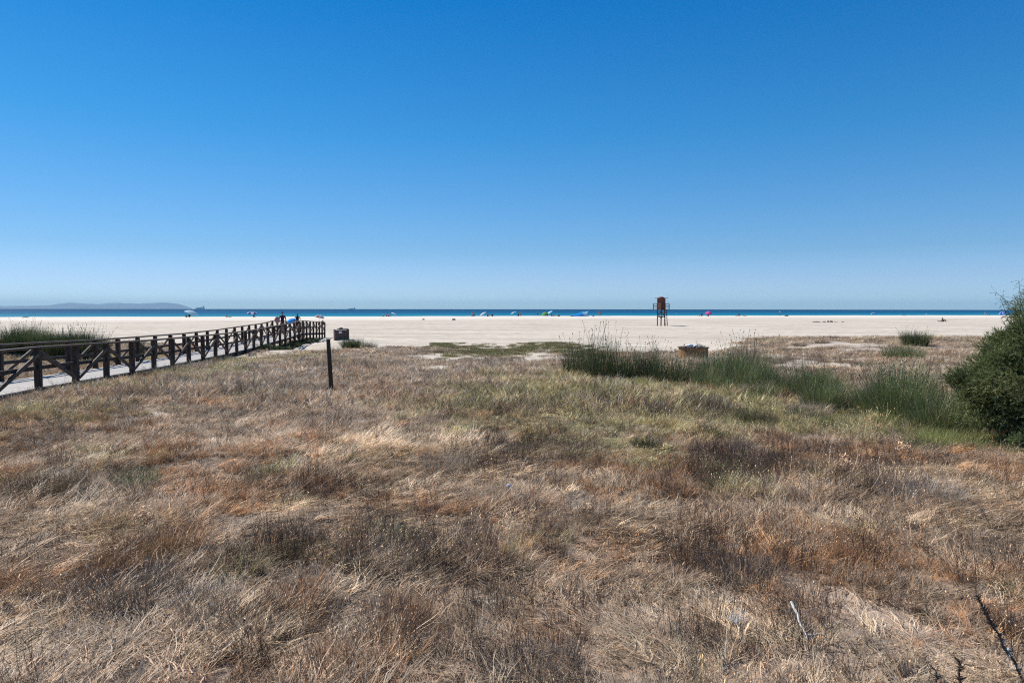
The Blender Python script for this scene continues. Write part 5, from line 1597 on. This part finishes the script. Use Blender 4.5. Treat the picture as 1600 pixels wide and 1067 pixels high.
bather(1412, 9, 'lie', 'sunbather lying at the water edge on the right beach', 1.5, skin=0, brief=True)
person(at_depth(1472, 160), 1.3, 'lie', 'person lying in the middle of the empty sand at right', skin=2, bottom=(.03, .03, .04), s=1.25, group=GP)
person(at_depth(1472.5, 160.5), .8, 'sit', 'dark person sitting beside the one lying on the empty sand at right', skin=2, top=(.03, .03, .04), s=1.2, group=GP)
bather(1539, 8, 'stand', 'pale standing bather beside the large bush top, left one', None, skin=1, brief=True, bottom=(.5, .2, .1), s=.9)
bather(1542, 8, 'sit', 'bather sitting beside the large bush top, right one', None, skin=0, brief=True, s=1.2)
parasol(at_shore(1568, 10), 'blue parasol just left of the big bush top', [(.04, .14, .62), (.3, .42, .75)], r=1.25, h=1.9, tilt=.5, az=-1.3, drop=.6)

# blue shelter and windbreak
def shelter():
    c = at_shore(907, 8)
    root = empty('beach_shelter', tuple(c), .0, 'bright blue cloth beach shelter with a lighter right panel at the water edge', 'beach tent')
    def sheet(nm, x0, x1, hl, hr, col, yb):
        N = 16; V = []; F = []
        for i in range(N + 1):
            f = i / N; x = x0 + (x1 - x0) * f; h = hl + (hr - hl) * f - .18 * math.sin(f * math.pi)
            for j in range(7):
                g_ = j / 6
                V.append((x, yb * (g_ ** 1.6) + .12 * math.sin(f * 9 + j), h * g_))
        idx = np.arange(len(V)).reshape(N + 1, 7)
        F = np.stack([idx[:-1, :-1], idx[1:, :-1], idx[1:, 1:], idx[:-1, 1:]], -1).reshape(-1, 4)
        o = link(nm, np_mesh(nm, V, F, smooth=True), fabric(col), root)
        m = o.modifiers.new('thick', 'SOLIDIFY'); m.thickness = .01
    sheet('cloth_panel', -3.6, .5, .5, 1.55, (.03, .38, .85), 1.2)
    sheet('cloth_panel', .4, 3.0, 1.75, 1.95, (.12, .50, .85), 1.0)
    sheet('cloth_panel', .9, 2.7, 1.5, 1.9, (.55, .82, .92), .75)
    for x, h in ((-1.5, 1.2), (.5, 1.8), (3.0, 2.0)):
        bm = bmesh.new(); add_tube(bm, (x, 1.15, -.2), (x, 1.15, h), .02, .02, 6); link('pole', bm_mesh('pole', bm), M_white, root)
shelter()

# bags, coolers and driftwood lumps on the sand
def lump(loc, label, cat, name, c, s=(.5, .35, .25), seed=1, group=None):
    bm = bmesh.new(); bmesh.ops.create_icosphere(bm, subdivisions=2, radius=1); g_ = random.Random(seed)
    for v in bm.verts:
        n = 1 + g_.uniform(-.13, .13)
        v.co = Vector((v.co.x * s[0] * n, v.co.y * s[1] * n, max(v.co.z, -.5) * s[2] * n))
    for f in bm.faces: f.smooth = True
    o = link(name, bm_mesh(name, bm), plain(name + '_mat%d' % seed, c)); o.location = loc + Vector((0, 0, s[2] * .4)); tag(o, label, cat, group)
lump(at_depth(661.5, 175), 'small dark beach bag lying alone on the sand, left of centre', 'beach bag', 'beach_bag', (.08, .07, .08), (.34, .3, .22), 1)
lump(at_depth(709, 170), 'dark beach bag alone on the sand near the centre', 'beach bag', 'beach_bag', (.05, .05, .06), (.48, .35, .32), 2)
lump(at_shore(873, 9), 'dark bag on the sand right of the cyan white parasol', 'beach bag', 'beach_bag', (.07, .05, .06), (.5, .4, .42), 3)
lump(at_shore(893, 9), 'small grey heap left of the blue shelter', 'beach bag', 'beach_bag', (.2, .19, .18), (.6, .4, .3), 4)
lump(at_shore(927, 10), 'small dark bag right of the blue shelter', 'beach bag', 'beach_bag', (.06, .06, .07), (.4, .3, .28), 5)
lump(at_shore(1228.5, 18), 'dark bag on the sand right of the lone standing person', 'beach bag', 'beach_bag', (.05, .05, .06), (.75, .5, .4), 6)
for i, (px, w, h, lab) in enumerate(((1276, .9, .10, 'flat strip of dark seaweed, leftmost on the right beach'), (1288, .35, .12, 'small seaweed clump right of the flat strip'), (1294, .14, .26, 'tiny upright dark lump among the seaweed clumps'), (1299, .32, .28, 'biggest dark lump of the seaweed line'),
        (1306, .5, .08, 'thin seaweed strip right of the biggest lump'), (1317, .35, .10, 'rightmost small seaweed clump on the beach'))):
    lump(at_depth(px, 152 + (i % 2) * 1.5), lab, 'seaweed', 'seaweed_clump', (.11, .085, .07), (w, .5, h), 20 + i, 'seaweed line on the right beach')

# ------------------------------------------------------------------ boats and ships
def sea_pt(px, d): 
    x = (px - 800) / 1067.0 * d
    return Vector((x, d, SEA - (x * x + d * d) / (2 * RE)))
def small_boat(px, d, L, label, rz=0.0):
    t = empty('small_boat', tuple(sea_pt(px, d)), rz, label, 'boat', 'small white boats on the water')
    N = 14; V = []
    for i in range(N + 1):
        f = i / N; x = (f - .5) * L; w = L * .17 * (1 - abs(2 * f - .85) ** 2.6 * .85 if f > .4 else 1)
        w = max(w, .02)
        sh = .10 * L + .05 * L * f ** 2
        V += [(x, -w, sh), (x, -w * .75, -.05 * L), (x, w * .75, -.05 * L), (x, w, sh)]
    idx = np.arange(len(V)).reshape(N + 1, 4)
    F = np.stack([idx[:-1, :-1], idx[1:, :-1], idx[1:, 1:], idx[:-1, 1:]], -1).reshape(-1, 4)
    top = np.stack([idx[:-1, 0], idx[:-1, 3], idx[1:, 3], idx[1:, 0]], -1)
    link('hull', np_mesh('hull', V, [F, top, np.array([[0, 1, 2, 3]])]), M_white, t)
    bm = bmesh.new(); add_box(bm, (0, 0, .18 * L), (L * .32, L * .18, .14 * L), None, .03 * L); link('cabin', bm_mesh('cabin', bm), M_white, t)
small_boat(53, 560, 3.2, 'small white boat on the water at far left', .3)
small_boat(1057, 600, 2.2, 'tiny white boat right of the lifeguard tower', 1.3)
small_boat(1365, 620, 5.0, 'long white boat on the water at right', .15)
small_boat(1447, 590, 2.2, 'tiny white boat on the water farther right', 1.2)
def ship(px, d, L, H, label):
    t = empty('cargo_ship', tuple(sea_pt(px, d) + Vector((0, 0, 4))), .06, label, 'ship', 'ships on the horizon')
    Ms = bpy.data.materials.get('ship_paint') or noise_mat('ship_paint', (.40, .43, .47), (.55, .57, .60), .05, .7)  # pale grey imitates haze fading the ships, put into their colour
    bm = bmesh.new(); add_box(bm, (0, 0, H * .12), (L, L * .15, H * .34)); 
    for v in bm.verts:
        if v.co.z < 0: v.co.x *= .93
    link('hull', bm_mesh('hull', bm), Ms, t)
    bm = bmesh.new(); add_box(bm, (L * .36, 0, H * .5), (L * .16, L * .12, H * .40)); add_box(bm, (L * .36, 0, H * .76), (L * .10, L * .10, H * .13)); link('bridge_house', bm_mesh('bridge_house', bm), Ms, t)
    bm = bmesh.new(); add_box(bm, (-L * .05, 0, H * .36), (L * .5, L * .11, H * .14)); link('deck_cargo', bm_mesh('deck_cargo', bm), Ms, t)
    for f, k in ((-.30, .75), (.12, .95), (.36, 1.0)):
        bm = bmesh.new(); add_tube(bm, (L * f, 0, H * .28), (L * f, 0, H * k), L * .010, L * .006, 6); link('mast', bm_mesh('mast', bm), Ms, t)
ship(313, 12500, 165, 62, 'hazy grey cargo ship on the horizon at the left')
ship(550, 14500, 150, 42, 'faint flat cargo ship on the horizon left of centre')
